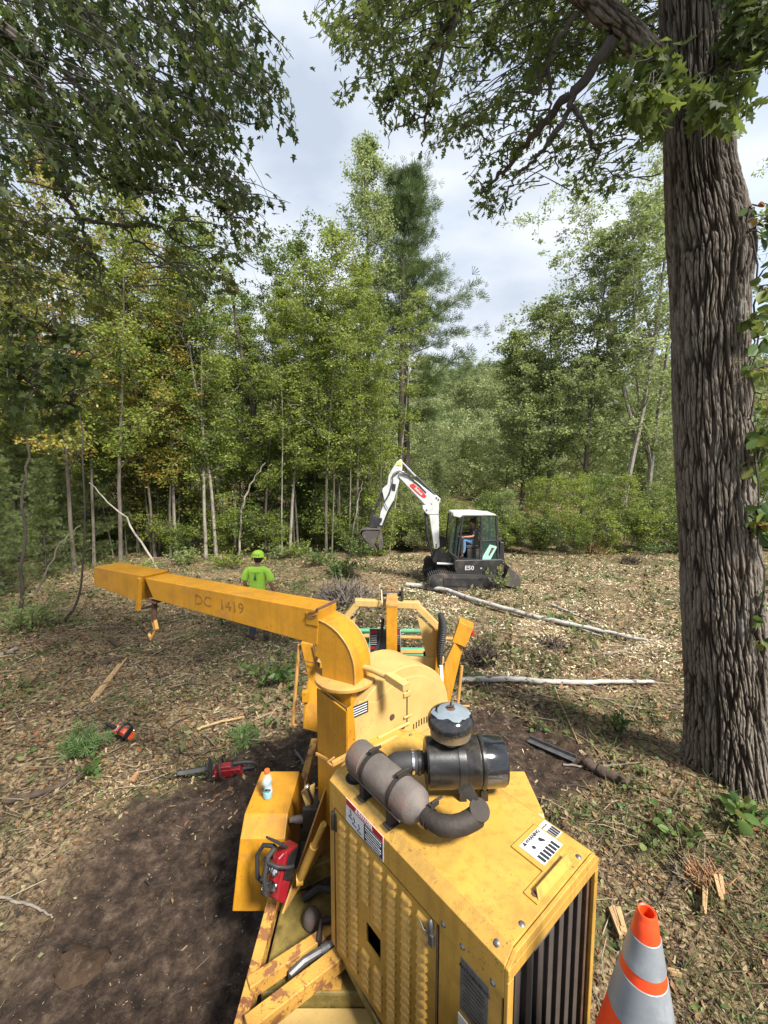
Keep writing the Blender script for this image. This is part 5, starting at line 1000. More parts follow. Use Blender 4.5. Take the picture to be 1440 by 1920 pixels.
# dozer blade at the rear
q = plate([(1170, 1010), (1225, 960), (1240, 905), (1256, 880), (1330, 945), (1345, 1000), (1335, 1050), (1300, 1040)], .0, 1.85); bl = xpart(q, 'dozer_blade', X_m)
q = MB(); q.beam(EP(1100, 1000, .5), EP(1260, 985, .5), .1, .12); q.beam(EP(1100, 1000, 1.3), EP(1260, 985, 1.3), .1, .12); q.build('blade_arm', X_b, bl)
# house
q = plate([(838, 852), (852, 930), (870, 938), (1195, 945), (1215, 935), (1222, 835), (1195, 822), (850, 830)], .05, 1.75); hs_ = xpart(q, 'upper_body', X_b, bevel=.03)
q = plate([(1180, 835), (1225, 850), (1218, 700), (1186, 690)], .15, 1.7); q.build('rear_counterweight', X_b, hs_, .03)
q = plate([(1175, 880), (1207, 880), (1205, 896), (1180, 896)], .035, .05); q.build('red_lamp', X_r, hs_)
text('E50', .20, X_w, hs_, EP(955, 890, .035), (1, 0, 0), (0, 0, 1), 'model_lettering', bold=.004); text('M', .07, X_w, hs_, EP(1043, 892, .035), (1, 0, 0), (0, 0, 1), 'badge', bold=.003)
# cab: posts, roof, glass
cab = xpart(plate([(826, 480), (836, 472), (1000, 470), (1140, 484), (1148, 496), (900, 496), (880, 512), (828, 500)], .06, 1.05), 'cab', X_w, bevel=.02)
def post_(a, b, w_=.07, dy=.10, m=X_b): q = MB(); q.beam(EP(*a, dy), EP(*b, dy), w_, w_, up=(0, 1, 0)); return q.build('cab_post', m, cab, .01)
for dy in (.10, 1.02):
    post_((903, 500), (868, 830), .06, dy); post_((1040, 496), (1040, 838), .07, dy); post_((1150, 494), (1172, 838), .07, dy); post_((900, 500), (1150, 494), .05, dy); post_((860, 838), (1180, 838), .06, dy)
    post_((828, 500), (806, 770), .045, dy)
post_((1040, 690), (1165, 680), .05); post_((806, 770), (868, 815), .05)
q = plate([(907, 505), (1036, 500), (1036, 640), (892, 640)], .99, 1.0); q.build('window_glass', X_g, cab)
q = plate([(1048, 508), (1146, 506), (1160, 832), (1048, 832)], .085, .095); q.build('window_glass', X_g, cab); q = plate([(830, 505), (895, 510), (864, 812), (808, 765)], .30, .31); q.build('window_glass', X_g, cab)
q = MB(); q.hexa([EP(826, 500, .12), EP(832, 500, .12), EP(832, 500, 1.0), EP(826, 500, 1.0), EP(806, 800, .12), EP(812, 800, .12), EP(812, 800, 1.0), EP(806, 800, 1.0)][4:] + [EP(826, 500, .12), EP(832, 500, .12), EP(832, 500, 1.0), EP(826, 500, 1.0)]); q.build('windshield', X_g, cab)
q = plate([(890, 650), (1036, 640), (1036, 835), (870, 835)], .92, .97); q.build('far_cab_wall', X_b, cab)
X_mint = mat('mint_panel', (.28, .50, .42), .5); q = plate([(1105, 712), (1162, 728), (1110, 832), (1052, 828), (1056, 800)], .070, .078); mp_ = q.build('mint_sticker', X_mint, cab); q = plate([(1120, 735), (1142, 738), (1104, 800), (1098, 790)], .062, .068); q.build('brown_stripe', M_rust, mp_)
q = MB(); q.box(EP(990, 740, .55), (.42, .45, .10)); q.hexa([EP(1000, 735, .35), EP(1035, 735, .35), EP(1035, 735, .8), EP(1000, 735, .8), EP(1010, 590, .35), EP(1040, 590, .35), EP(1040, 590, .8), EP(1010, 590, .8)]); q.box(EP(985, 795, .55), (.3, .4, .35)); q.build('seat', X_b, cab, .02)
q = MB(); q.box(EP(908, 735, .4), (.06, .25, .5)); q.tube([EP(905, 700, .3), EP(902, 665, .3)], .015, 6); q.box(EP(902, 662, .3), (.05, .05, .06)); q.build('control_console', X_b, cab)
q = MB(); q.box(EP(806, 486, .08), (.05, .1, .12)); q.tube([EP(806, 486, .1), EP(830, 500, .1)], .01, 5); q.build('mirror', X_b, cab)
# swing post and boom foot
q = plate([(690, 845), (712, 800), (745, 765), (800, 800), (835, 845), (820, 900), (730, 885), (700, 870)], .5, 1.1); sw = xpart(q, 'swing_post', X_b); q = MB(); q.tube([EP(720, 868, .3), EP(860, 872, .3)], .035, 8); q.build('swing_cylinder', X_w, sw)
q = MB(); q.lathe([(.001, -.15), (.2, -.15), (.2, .15), (.001, .15)], EP(765, 720, .9), (0, 1, 0), 20, ends=False); q.build('hose_reel_cover', X_b, sw)
q = plate([(652, 905), (672, 880), (700, 876), (735, 905), (740, 935), (650, 945)], 1.4, 1.8); q.build('far_track_guard', X_t, sw)
# boom, stick, bucket
boom = xpart(plate([(448, 170), (460, 165), (700, 350), (722, 352), (752, 380), (740, 420), (738, 500), (748, 755), (728, 772), (706, 768), (664, 505), (640, 492), (612, 455), (612, 430), (632, 428), (430, 215), (426, 190)], .62, .86), 'boom', X_w, bevel=.02)
q = MB(); q.box(EP(702, 499, .74), (.33, .25, .012)); q.build('boom_seam', X_b, boom)
q = plate([(516, 268), (540, 262), (608, 318), (642, 358), (634, 371), (612, 366), (585, 345), (516, 282)], .605, .618); rl = q.build('red_logo_panel', X_r, boom)
text('Bobcat', .115, X_w, rl, EP(582, 320, .60), (78, 0, -72), (72, 0, 78), 'logo_lettering', bold=.004)
text('E50', .05, X_b, boom, EP(680, 420, .615), (.6, 0, -1), (1, 0, .6), 'boom_lettering')
for u, v in ((720, 372), (735, 385), (645, 465), (722, 735), (722, 752)): q = MB(); q.lathe([(.03, 0), (.025, .02)], EP(u, v, .62), (0, -1, 0), 10); q.build('pin', M_steel, boom)
q = MB(); q.tube([EP(722, 362, .74), EP(560, 205, .74)], .052, 12); q.build('arm_cylinder', X_b, boom); q = MB(); q.tube([EP(565, 210, .74), EP(448, 92, .74)], .030, 10); q.build('cylinder_rod', M_chrome, boom)
q = MB(); q.tube([EP(640, 480, .74), EP(655, 680, .74)], .055, 12); q.tube([EP(655, 660, .74), EP(700, 845, .74)], .045, 10); q.build('boom_cylinder', X_b, boom)
for i in range(3):
    q = MB(); q.tube(wander([EP(440, 170, .58 - .02 * i), EP(500, 190 + 8 * i, .58), EP(545, 235 + 6 * i, .60), EP(640, 330, .6)], 16, .004, rnd), .012, 5); q.build('hydraulic_hose', M_rub, boom)
arm = xpart(plate([(438, 75), (456, 82), (456, 150), (440, 200), (430, 260), (392, 390), (378, 412), (345, 470), (298, 590), (268, 580), (290, 480), (320, 400), (300, 318), (306, 300), (340, 270), (350, 200), (372, 160), (410, 100)], .66, .84), 'dipper_arm', X_w, bevel=.02)
q = plate([(420, 100), (448, 96), (448, 125), (416, 122)], .645, .655); q.build('yellow_sticker', X_y, arm)
q = plate([(380, 262), (408, 268), (400, 320), (376, 312)], .645, .655); q.build('black_cover', X_b, arm)
q = MB(); q.tube([EP(315, 310, .75), EP(262, 440, .75)], .048, 12); q.tube([EP(265, 430, .75), EP(225, 515, .75)], .03, 10); q.build('bucket_cylinder', X_b, arm)
q = MB(); q.tube([EP(385, 400, .75), EP(345, 490, .75)], .045, 10); q.tube([EP(350, 480, .75), EP(300, 610, .75)], .025, 8); q.build('thumb_cylinder', X_b, arm)
for i in range(3):
    q = MB(); q.tube(wander([EP(440, 165, .62), EP(385, 190 + 10 * i, .60), EP(380, 260, .6), EP(350, 350 + 8 * i, .6), EP(320, 400, .61), EP(345, 455, .62)], 18, .005, rnd), .011, 5); q.build('hydraulic_hose', M_rub, arm)
q = plate([(205, 520), (232, 505), (302, 530), (300, 552), (262, 600), (195, 600), (202, 560)], .60, .90); cp_ = xpart(q, 'quick_coupler', X_b)
bk = MB(); bkp = [(126, 640), (140, 614), (180, 600), (290, 606), (290, 625), (180, 622), (152, 632), (150, 655), (175, 695), (235, 745), (222, 750), (160, 705)]; bk.prism([EP(u, v, .42) for u, v in bkp], (0, .66, 0)); bk.prism([EP(u, v, .42) for u, v in [(130, 640), (145, 614), (285, 612), (262, 670), (238, 748), (165, 705)]], (0, .02, 0)); bk.prism([EP(u, v, 1.06) for u, v in [(130, 640), (145, 614), (285, 612), (262, 670), (238, 748), (165, 705)]], (0, .02, 0)); bkt = xpart(bk, 'bucket', X_m)
for i in range(5): q = MB(); q.hexa([EP(225, 745, .44 + .14 * i), EP(240, 735, .44 + .14 * i), EP(240, 735, .50 + .14 * i), EP(225, 745, .50 + .14 * i), EP(262, 775, .46 + .14 * i), EP(266, 772, .46 + .14 * i), EP(266, 772, .48 + .14 * i), EP(262, 775, .48 + .14 * i)]); q.build('bucket_tooth', X_m, bkt)
q = MB()
for i in range(3): q.prism([EP(u, v, .52 + .18 * i) for u, v in [(262, 590), (295, 600), (304, 680), (310, 755), (278, 765), (268, 690)]], (0, .05, 0))
q.build('hydraulic_thumb', X_m, cp_)

# ================================================================== people
SKIN = mat('skin', (.30, .155, .10), .55, bump=.05)
def body(name, V, E_, r_, m, parent, sub=2, root=0):
    me = bpy.data.meshes.new(name); me.from_pydata([tuple(v) for v in V], E_, []); o = bpy.data.objects.new(name, me); C.objects.link(o); me.materials.append(m)
    md = o.modifiers.new('skin', 'SKIN'); md.use_smooth_shade = True
    for i, rr in enumerate(r_): d = me.skin_vertices[0].data[i]; d.radius = rr if hasattr(rr, '__len__') else (rr, rr); d.use_root = (i == root)
    s_ = o.modifiers.new('sub', 'SUBSURF'); s_.levels = s_.render_levels = sub
    o.parent = parent; o.matrix_parent_inverse = parent.matrix_basis.inverted(); return o
# standing worker, seen from behind
wp = atg(486, 1202); wk = empty('person', wp, 'person in a lime green T-shirt and helmet standing behind the chute', 'person'); WS = 1.80; wk.scale = (1, 1, 1)
def wv(x, y, z): return Vector((wp.x + x * 1.06, wp.y + y * 1.06, wp.z + z * 1.06))
Mlime = mat('lime_shirt', (.46, .80, .08), .8, var=.08, vscale=12, bump=.35, bscale=9); Mjean = mat('dark_blue_trousers', (.035, .045, .085), .85, bump=.3, bscale=12, var=.3); Mhair = mat('black_hair', (.012, .010, .009), .7)
Mhel = mat('lime_helmet', (.50, .80, .05), .3); Mboot = mat('brown_boots', (.06, .04, .025), .8); Mear = mat('yellow_ear_cup', (.72, .62, .03), .4)
# skin body: one continuous figure
bv = [wv(0, 0, .95), wv(0, 0, 1.12), wv(0, .0, 1.30), wv(0, .01, 1.43), wv(0, .02, 1.52), wv(.01, .03, 1.60), wv(.015, .035, 1.70),
      wv(-.19, .0, 1.42), wv(-.25, -.01, 1.18), wv(-.23, .12, .98), wv(-.21, .20, .93), wv(.19, .0, 1.42), wv(.27, -.02, 1.17), wv(.33, .06, .93), wv(.34, .09, .84),
      wv(-.10, 0, .88), wv(-.12, .02, .48), wv(-.13, -.01, .09), wv(-.13, .12, .05), wv(.10, 0, .88), wv(.13, .04, .48), wv(.14, .06, .09), wv(.15, .20, .05)]
be = [(0, 1), (1, 2), (2, 3), (3, 4), (4, 5), (5, 6), (3, 7), (7, 8), (8, 9), (9, 10), (3, 11), (11, 12), (12, 13), (13, 14), (0, 15), (15, 16), (16, 17), (17, 18), (0, 19), (19, 20), (20, 21), (21, 22)]
brr = [(.13, .10), (.125, .09), (.15, .10), (.12, .08), .052, .065, .085, .055, .045, .036, .03, .055, .045, .036, .03, .09, .06, .04, .035, .09, .06, .04, .035]
body('body', bv, be, brr, SKIN, wk)
sv = [wv(0, 0, .86), wv(0, 0, 1.02), wv(0, 0, 1.18), wv(0, 0, 1.34), wv(0, .01, 1.45), wv(0, .015, 1.51), wv(-.13, 0, 1.45), wv(-.215, 0, 1.40), wv(-.265, -.01, 1.22), wv(.13, 0, 1.45), wv(.215, 0, 1.40), wv(.285, -.02, 1.20)]
body('t_shirt', sv, [(0, 1), (1, 2), (2, 3), (3, 4), (4, 5), (4, 6), (6, 7), (7, 8), (4, 9), (9, 10), (10, 11)], [(.185, .13), (.175, .125), (.185, .125), (.195, .13), (.12, .095), (.07, .07), .085, .082, .085, .085, .082, .085], Mlime, wk)
tv_ = [wv(0, 0, .98), wv(0, 0, .88), wv(-.10, .0, .80), wv(-.12, .02, .48), wv(-.13, -.01, .10), wv(.10, .0, .80), wv(.13, .04, .48), wv(.14, .06, .10)]
body('trousers', tv_, [(0, 1), (1, 2), (2, 3), (3, 4), (1, 5), (5, 6), (6, 7)], [(.16, .12), (.155, .12), .115, .085, .07, .115, .085, .07], Mjean, wk)
for sx in (-1, 1):
    body('boot', [wv(.135 * sx, -.03 + .035 * (sx > 0), .20), wv(.135 * sx, -.02 + .04 * (sx > 0), .06), wv(.14 * sx, .10 + .06 * (sx > 0), .045), wv(.145 * sx, .17 + .06 * (sx > 0), .035)], [(0, 1), (1, 2), (2, 3)], [.06, .058, .05, .035], Mboot, wk)
def hand(name, root_, fwd, side, par, m=SKIN, s=1.0):
    f = Vector(fwd).normalized(); sd_ = Vector(side).normalized(); up = f.cross(sd_); p = Vector(root_); V = [p, p + f * .05 * s, p + f * .09 * s]; E_ = [(0, 1), (1, 2)]; r_ = [(.026 * s, .016 * s), (.038 * s, .016 * s), (.040 * s, .014 * s)]
    for i, (o_, l_) in enumerate(((-.030, .065), (-.010, .075), (.011, .070), (.030, .055))):
        b_ = len(V); a = p + f * .095 * s + sd_ * o_ * s; V += [a, a + (f * .55 - up * .25) * l_ * s, a + (f * .8 - up * .75) * l_ * s]; E_ += [(2, b_), (b_, b_ + 1), (b_ + 1, b_ + 2)]; r_ += [.0095 * s, .0085 * s, .0065 * s]
    b_ = len(V); V += [p + f * .04 * s - sd_ * .045 * s, p + f * .075 * s - sd_ * .062 * s - up * .02 * s]; E_ += [(0, b_), (b_, b_ + 1)]; r_ += [.012 * s, .009 * s]
    return body(name, V, E_, r_, m, par)
hand('hand', wv(.345, .09, .83), (.05, .15, -1), (0, 1, .1), wk); hand('hand', wv(-.205, .21, .92), (.1, .9, -.3), (1, -.1, 0), wk)
q = MB(); q.ball(wv(.015, .03, 1.68), .098, 12, (.92, 1.1, 1.15)); q.build('hair', Mhair, wk)
q = MB(); n = 24; q.lathe([(.135, .0), (.128, .012), (.124, .05), (.105, .10), (.065, .135), (.001, .146)], (0, 0, 0), UZ, n, ends=False); h_ = q.build('helmet', Mhel, wk, loc=Vector((0, 0, 0))); h_.matrix_parent_inverse = wk.matrix_basis.inverted(); h_.location = wv(.015, .03, 1.70); h_.scale = (1, 1.2, 1); h_.rotation_euler = (R(-6), R(3), 0)
q = MB()
for i in range(4): q.box((-.06 + .04 * i, -.125, .05), (.012, .01, .03))
q.build('helmet_vent', Mhair, h_, loc=Vector((0, 0, 0)))
q = MB(); q.lathe([(.02, -.02), (.042, -.015), (.045, .01), (.03, .022)], wv(.145, .05, 1.655), (1, 0, 0), 16); q.build('ear_muff', Mear, wk); q = MB(); q.lathe([(.02, -.02), (.042, -.015), (.045, .01), (.03, .022)], wv(-.118, .05, 1.655), (-1, 0, 0), 16); q.build('ear_muff', Mear, wk)
q = MB(); q.hexa([wv(.02, .16, 1.80), wv(.13, .12, 1.80), wv(.20, .26, 1.74), wv(.05, .30, 1.72), wv(.02, .16, 1.83), wv(.12, .10, 1.84), wv(.21, .25, 1.765), wv(.05, .31, 1.745)]); q.tube([wv(.13, .05, 1.70), wv(.135, .08, 1.78)], .012, 6); q.build('raised_visor', X_b, wk)
Mpr = mat('dark_shirt_print', (.05, .16, .04), .8)
q = MB(); q.prism([wv(-.03, -.136, 1.31), wv(.0, -.138, 1.40), wv(.004, -.138, 1.40), wv(.012, -.136, 1.31), wv(.02, -.135, 1.27), wv(-.03, -.135, 1.27)], (0, .012, 0)); q.build('shirt_print', Mpr, wk)
text('TREE CARE'[:0] + 'll llll', .05, Mpr, wk, wv(0, -.139, 1.42), (1, 0, 0), (0, 0, 1), 'shirt_lettering') if False else None
q = MB(); [q.box(wv(-.075 + .017 * i, -.137, 1.415 + .004 * math.sin(i)), (.011, .01, .012)) for i in range(10)]; q.build('shirt_lettering_row', Mpr, wk)
# operator sitting in the cab, facing left
op_ = empty('person', EP(985, 730, .52), 'person in dark T-shirt and blue jeans sitting in the excavator cab', 'person')
Mtee = mat('dark_tshirt', (.045, .04, .05), .8, bump=.2, bscale=14); Mblue = mat('blue_jeans', (.10, .19, .33), .85, var=.3, vscale=14, bump=.25, bscale=14)
def ov(u, v, dy=0): return EP(u, v, .52 + dy)
V = [ov(992, 705), ov(1000, 670), ov(1008, 630), ov(1006, 605), ov(1003, 590), ov(999, 575), ov(994, 556), ov(1004, 622, -.19), ov(990, 660, -.24), ov(940, 664, -.22), ov(915, 664, -.2), ov(1006, 622, .19), ov(992, 662, .24), ov(942, 668, .22), ov(915, 668, .2),
     ov(985, 705, -.1), ov(925, 688, -.14), ov(925, 770, -.14), ov(905, 808, -.14), ov(985, 705, .1), ov(915, 692, .12), ov(908, 770, .12), ov(890, 808, .12)]
body('body', V, be, brr, SKIN, op_)
body('t_shirt', [ov(990, 705), ov(998, 680), ov(1005, 645), ov(1007, 615), ov(1005, 602), ov(1005, 617, -.14), ov(1002, 628, -.215), ov(994, 650, -.235), ov(1005, 617, .14), ov(1002, 628, .215), ov(994, 650, .235)], [(0, 1), (1, 2), (2, 3), (3, 4), (3, 5), (5, 6), (6, 7), (3, 8), (8, 9), (9, 10)], [.13, .14, .145, .11, .07, .08, .075, .07, .08, .075, .07], Mtee, op_)
body('jeans', [ov(992, 703), ov(975, 700, -.1), ov(925, 687, -.14), ov(926, 770, -.14), ov(912, 796, -.14), ov(975, 700, .1), ov(915, 691, .12), ov(908, 770, .12), ov(895, 796, .12)], [(0, 1), (1, 2), (2, 3), (3, 4), (0, 5), (5, 6), (6, 7), (7, 8)], [.125, .11, .085, .065, .058, .11, .085, .065, .058], Mblue, op_)
for dy, du in ((-.14, 0), (.12, -16)): body('boot', [ov(915 + du, 798, dy), ov(915 + du, 815, dy), ov(890 + du, 822, dy)], [(0, 1), (1, 2)], [.055, .05, .04], Mboot, op_)
for dy, v in ((-.2, 664), (.2, 668)): hand('hand', ov(918, v, dy), (-1, 0, -.15), (0, 1, 0), op_)
q = MB(); q.ball(ov(997, 550), .098, 12, (1.05, .85, 1.0)); q.build('hair', Mhair, op_); q = MB(); q.ball(ov(990, 556), .085, 12, (1.05, .85, 1.15)); q.hexa([ov(972, 556, -.012), ov(968, 562, -.012), ov(968, 562, .012), ov(972, 556, .012), ov(974, 545, -.01), ov(972, 545, -.01), ov(972, 545, .01), ov(974, 545, .01)]); q.build('face', SKIN, op_)
q = MB(); q.box(ov(982, 549, -.02), (.10, .15, .03)); q.build('sunglasses', Mhair, op_)

# ================================================================== tools and small things
def chainsaw(origin, fwd, up, bar=.45, s=1.0, label='', mred=None, top=None, name='chainsaw', showbar=True, cover=None):
    """fwd = direction the bar points; up = from the saw's base to its top handle"""
    f = Vector(fwd).normalized(); u = Vector(up); u = (u - f * u.dot(f)).normalized(); w = u.cross(f); o_ = Vector(origin)
    e = empty(name, o_, label, 'chainsaw'); K = lambda a, b, c: o_ + (f * a + w * b + u * c) * s; AX = (f, w, u)
    mb = MB(); mb.hexa([K(-.20, -.055, 0), K(.14, -.055, 0), K(.14, .055, 0), K(-.20, .055, 0), K(-.17, -.05, .09), K(.10, -.045, .11), K(.10, .05, .11), K(-.17, .05, .09)]); mb.hexa([K(-.10, -.035, .09), K(.10, -.035, .10), K(.10, .045, .10), K(-.10, .045, .09), K(-.07, -.03, .135), K(.06, -.03, .145), K(.06, .035, .145), K(-.07, .035, .135)]); mb.build('motor_body', mred, e, .012 * s, seg=3)
    mb = MB(); mb.hexa([K(-.07, -.066, .015), K(.13, -.066, .01), K(.13, -.054, .01), K(-.07, -.054, .015), K(-.05, -.066, .085), K(.09, -.066, .085), K(.09, -.054, .085), K(-.05, -.054, .085)]); mb.build('clutch_cover', cover or M_black, e, .006 * s)
    if showbar: mb = MB(); mb.tube([K(-.19, .0, .03), K(-.31, 0, .02), K(-.345, 0, .05), K(-.31, 0, .10), K(-.22, 0, .125), K(-.10, 0, .13)], [.018 * s, .016 * s, .018 * s, .019 * s, .019 * s, .022 * s], 10); mb.build('rear_handle', M_rub, e)
    mb = MB(); mb.tube([K(.02, -.07, .03), K(.025, -.085, .10), K(.03, -.06, .18), K(.035, .0, .20), K(.035, .07, .185), K(.03, .10, .12), K(.02, .09, .03), K(0, .06, .01)], .0125 * s, 10); mb.build('front_handle', M_rub, e)
    mb = MB(); mb.hexa([K(.12, -.05, .10), K(.135, -.05, .10), K(.135, .07, .10), K(.12, .07, .10), K(.15, -.075, .205), K(.165, -.075, .205), K(.165, .085, .205), K(.15, .085, .205)]); mb.build('hand_guard', M_rub, e, .004 * s)
    mb = MB(); mb.lathe([(.034 * s, 0), (.036 * s, .008 * s), (.03 * s, .014 * s)], K(-.10, .0, .10), u, 14); mb.build('filter_cover', M_black if top is None else top, e)
    for a in (-.12, .10):
        mb = MB(); mb.lathe([(.022 * s, 0), (.022 * s, .012 * s), (.012 * s, .014 * s)], K(a, .056, .045), w, 12); mb.build('filler_cap', M_black if a < 0 else M_chrome, e)
    if showbar:
        n = 10; hw = .034; pol = [K(.11, -.060, .02), K(.11, -.060, .02 + 2 * hw)] + [K(.11 + bar + .03 * math.cos(R(t)), -.060, .02 + hw + (hw - .003) * math.sin(R(t))) for t in range(90, -91, -20)]
        mb = MB(); mb.prism(pol, w * .005 * s); b_ = mb.build('guide_bar', M_steelbar, e)
        q = MB()
        path = [K(.13 + bar * i / 26, -.0575, .022 + 2 * hw) for i in range(27)] + [K(.11 + bar + .034 * math.cos(R(t)), -.0575, .02 + hw + hw * math.sin(R(t))) for t in (50, 0, -50)] + [K(.11 + bar - bar * i / 26, -.0575, .018) for i in range(27)]
        for i, p in enumerate(path): q.box(p, (.011 * s, .007 * s, .008 * s), AX)
        q.build('saw_chain', M_grime, b_)['kind'] = 'stuff'
    return e
M_steelbar = mat('saw_bar_steel', (.42, .44, .47), .35, .6, var=.25, vscale=12); M_sred = mat('saw_red', (.19, .008, .013), .35, var=.2, vscale=20, dirt=(.1, .07, .05), dscale=12, damt=.5); M_sor = mat('saw_orange_red', (.62, .085, .03), .4, dirt=(.2, .15, .1), dscale=12, damt=.4)
g1 = atg(422, 1452, .02); chainsaw(g1 + Vector((0, 0, .01)), (-1, -.22, -.03), (.1, -.25, 1), .36, 1.0, 'red chainsaw lying on the dark soil with its bar pointing left', M_sred)
g2 = atg(238, 1382, .02); cs2 = chainsaw(g2 + Vector((0, 0, .04)), (.93, -.38, -.10), (-.25, -.55, .8), .34, 1.0, 'orange and white chainsaw lying beside the pine sprig on the chips', M_sor, top=M_white)
c3 = atz(545, 1622, 1.02); cs3 = chainsaw(atz(541, 1622, .97), (.16, .42, .72), (-.58, -.70, .45), .30, .88, 'red chainsaw with black handles hung upright beside the chipper fender', M_sred, top=M_chrome, showbar=False)
o3 = cs3.location.copy(); f3 = Vector((.16, .42, .72)).normalized(); u3 = Vector((-.58, -.70, .45)); u3 = (u3 - f3 * u3.dot(f3)).normalized(); w3 = u3.cross(f3); K3 = lambda a, b, c: o3 + (f3 * a + w3 * b + u3 * c) * .88
q = MB(); q.hexa([K3(-.17, .0, .10), K3(-.07, .0, .12), K3(-.07, .07, .12), K3(-.17, .07, .10), K3(-.16, .01, .15), K3(-.08, .01, .16), K3(-.08, .06, .16), K3(-.16, .06, .15)]); bc = q.build('starter_cover', M_black, cs3, .008)  # black starter cover on the lower part of the saw
text('35', .03, M_white, bc, K3(-.12, .035, .158), w3, f3, 'cover_lettering')
for b_, a_ in ((.055, -.02), (-.015, -.015)):
    q = MB(); q.lathe([(.026, 0), (.028, .012), (.02, .02), (.001, .022)], K3(a_, b_, .135), u3, 18, ends=False); q.build('chrome_cap', M_chrome, cs3)
q = MB(); q.tube([K3(-.12, .02, .15), K3(-.05, .02, .19), K3(.06, .02, .20), K3(.12, .02, .15)], .014, 8); q.build('top_handle', M_rub, cs3)
q = MB(); q.tube([K3(-.14, .10, .06), K3(-.10, .15, .12), K3(.02, .165, .16), K3(.10, .11, .18), K3(.12, .02, .17)], .013, 10); q.build('loop_handle', M_rub, cs3)
# drinks bottle
bp = atz(502, 1494, 1.085); bp.z = 1.083; bt = empty('drink_bottle', bp, 'clear drinks bottle with orange cap standing on the fender', 'bottle')
M_pet = mat('clear_plastic', (.55, .66, .70), .05, alpha=.28, spec=.6); M_liq = mat('pale_blue_drink', (.13, .42, .48), .1, alpha=.85); M_cap = mat('orange_cap', (.75, .10, .02), .4)
q = MB(); q.lathe([(.030, 0), (.034, .006), (.034, .05), (.029, .075), (.029, .095), (.034, .115), (.034, .135), (.026, .165), (.016, .180), (.015, .188)], bp, UZ, 28, ends=False); q.build('bottle_body', M_pet, bt)
q = MB(); q.lathe([(.001, .003), (.030, .003), (.032, .01), (.032, .048), (.001, .048)], bp, UZ, 24, ends=False); q.build('drink', M_liq, bt)
q = MB(); q.lathe([(.0345, .050), (.030, .074), (.030, .094), (.0345, .112)], bp, UZ, 28, ends=False); lb = q.build('bottle_label', mat('bottle_label', (.34, .44, .47), .5), bt)
q = MB(); q.lathe([(.018, .186), (.019, .188), (.019, .206), (.017, .210), (.001, .211)], bp, UZ, 20, ends=False); q.build('cap', M_cap, bt)
text('Zero', .030, M_ink, lb, bp + Vector((.002, -.0345, .082)), (1, 0, 0), (0, 0, 1), 'label_lettering', bold=.0015)
q = MB(); q.box(bp + Vector((.004, -.0335, .064)), (.035, .002, .010)); q.build('label_stripe', mat('teal_stripe', (.04, .32, .34), .5), lb)
# traffic cone on the truck's tail board (the board lies below the frame)
ct = aty(1213, 1708, 1.09); M_cone = mat('cone_orange', (.72, .055, .008), .45, dirt=(.35, .05, .02), dscale=20, damt=.3); M_coll = mat('reflective_collar', (.235, .255, .28), .42, .2, var=.2, vscale=10, dirt=(.36, .38, .41), dscale=9, damt=.5, ramp=(.5, .7), bump=.1, bscale=200)
cone = empty('traffic_cone', (ct.x, ct.y, ct.z - .71), 'orange traffic cone with two grey reflective collars at the lower right', 'traffic cone')
cb = Vector((ct.x, ct.y, ct.z - .71)); cr_ = lambda h: .024 + (.71 - h) * .192
q = MB(); q.lathe([(.018, .66), (.0185, .708), (.0225, .7105), (.0255, .706), (.0255, .695), (.0285, .69)] + [(cr_(h), h) for h in (.66, .5, .3, .1, .035)], cb, UZ, 64, ends=False); cbd = q.build('cone_body', M_cone, cone)
q = MB(); q.lathe([(.001, .60), (.019, .60), (.0182, .70)], cb, UZ, 32, ends=False); q.build('cone_hollow', M_cone, cbd)
for a, b in ((.640, .552), (.520, .400)):
    q = MB(); q.lathe([(cr_(a) + .0, a), (cr_(a) + .0018, a - .001), (cr_(b) + .0018, b + .001), (cr_(b), b)], cb, UZ, 64, ends=False); q.build('reflective_collar', M_coll, cbd)
q = MB(); q.box(cb + Vector((0, 0, .0175)), (.36, .36, .035)); q.build('cone_base', M_rub, cone, .01)
td = empty('truck_tail_board', (0, .2, cb.z), 'black steel tail board of the truck the cone stands on', 'truck bed'); q = MB(); q.box((.2, .25, cb.z - .03), (2.6, 2.1, .058)); q.build('deck_plate', M_black, td, .01)
q = MB(); q.box((.2, .9, cb.z - .35), (2.5, .12, .55)); q.box((-.6, .3, (cb.z - .6) / 2), (.12, .3, cb.z - .6)); q.box((1.1, .3, (cb.z - .6) / 2), (.12, .3, cb.z - .6)); q.build('support_frame', M_black, td)
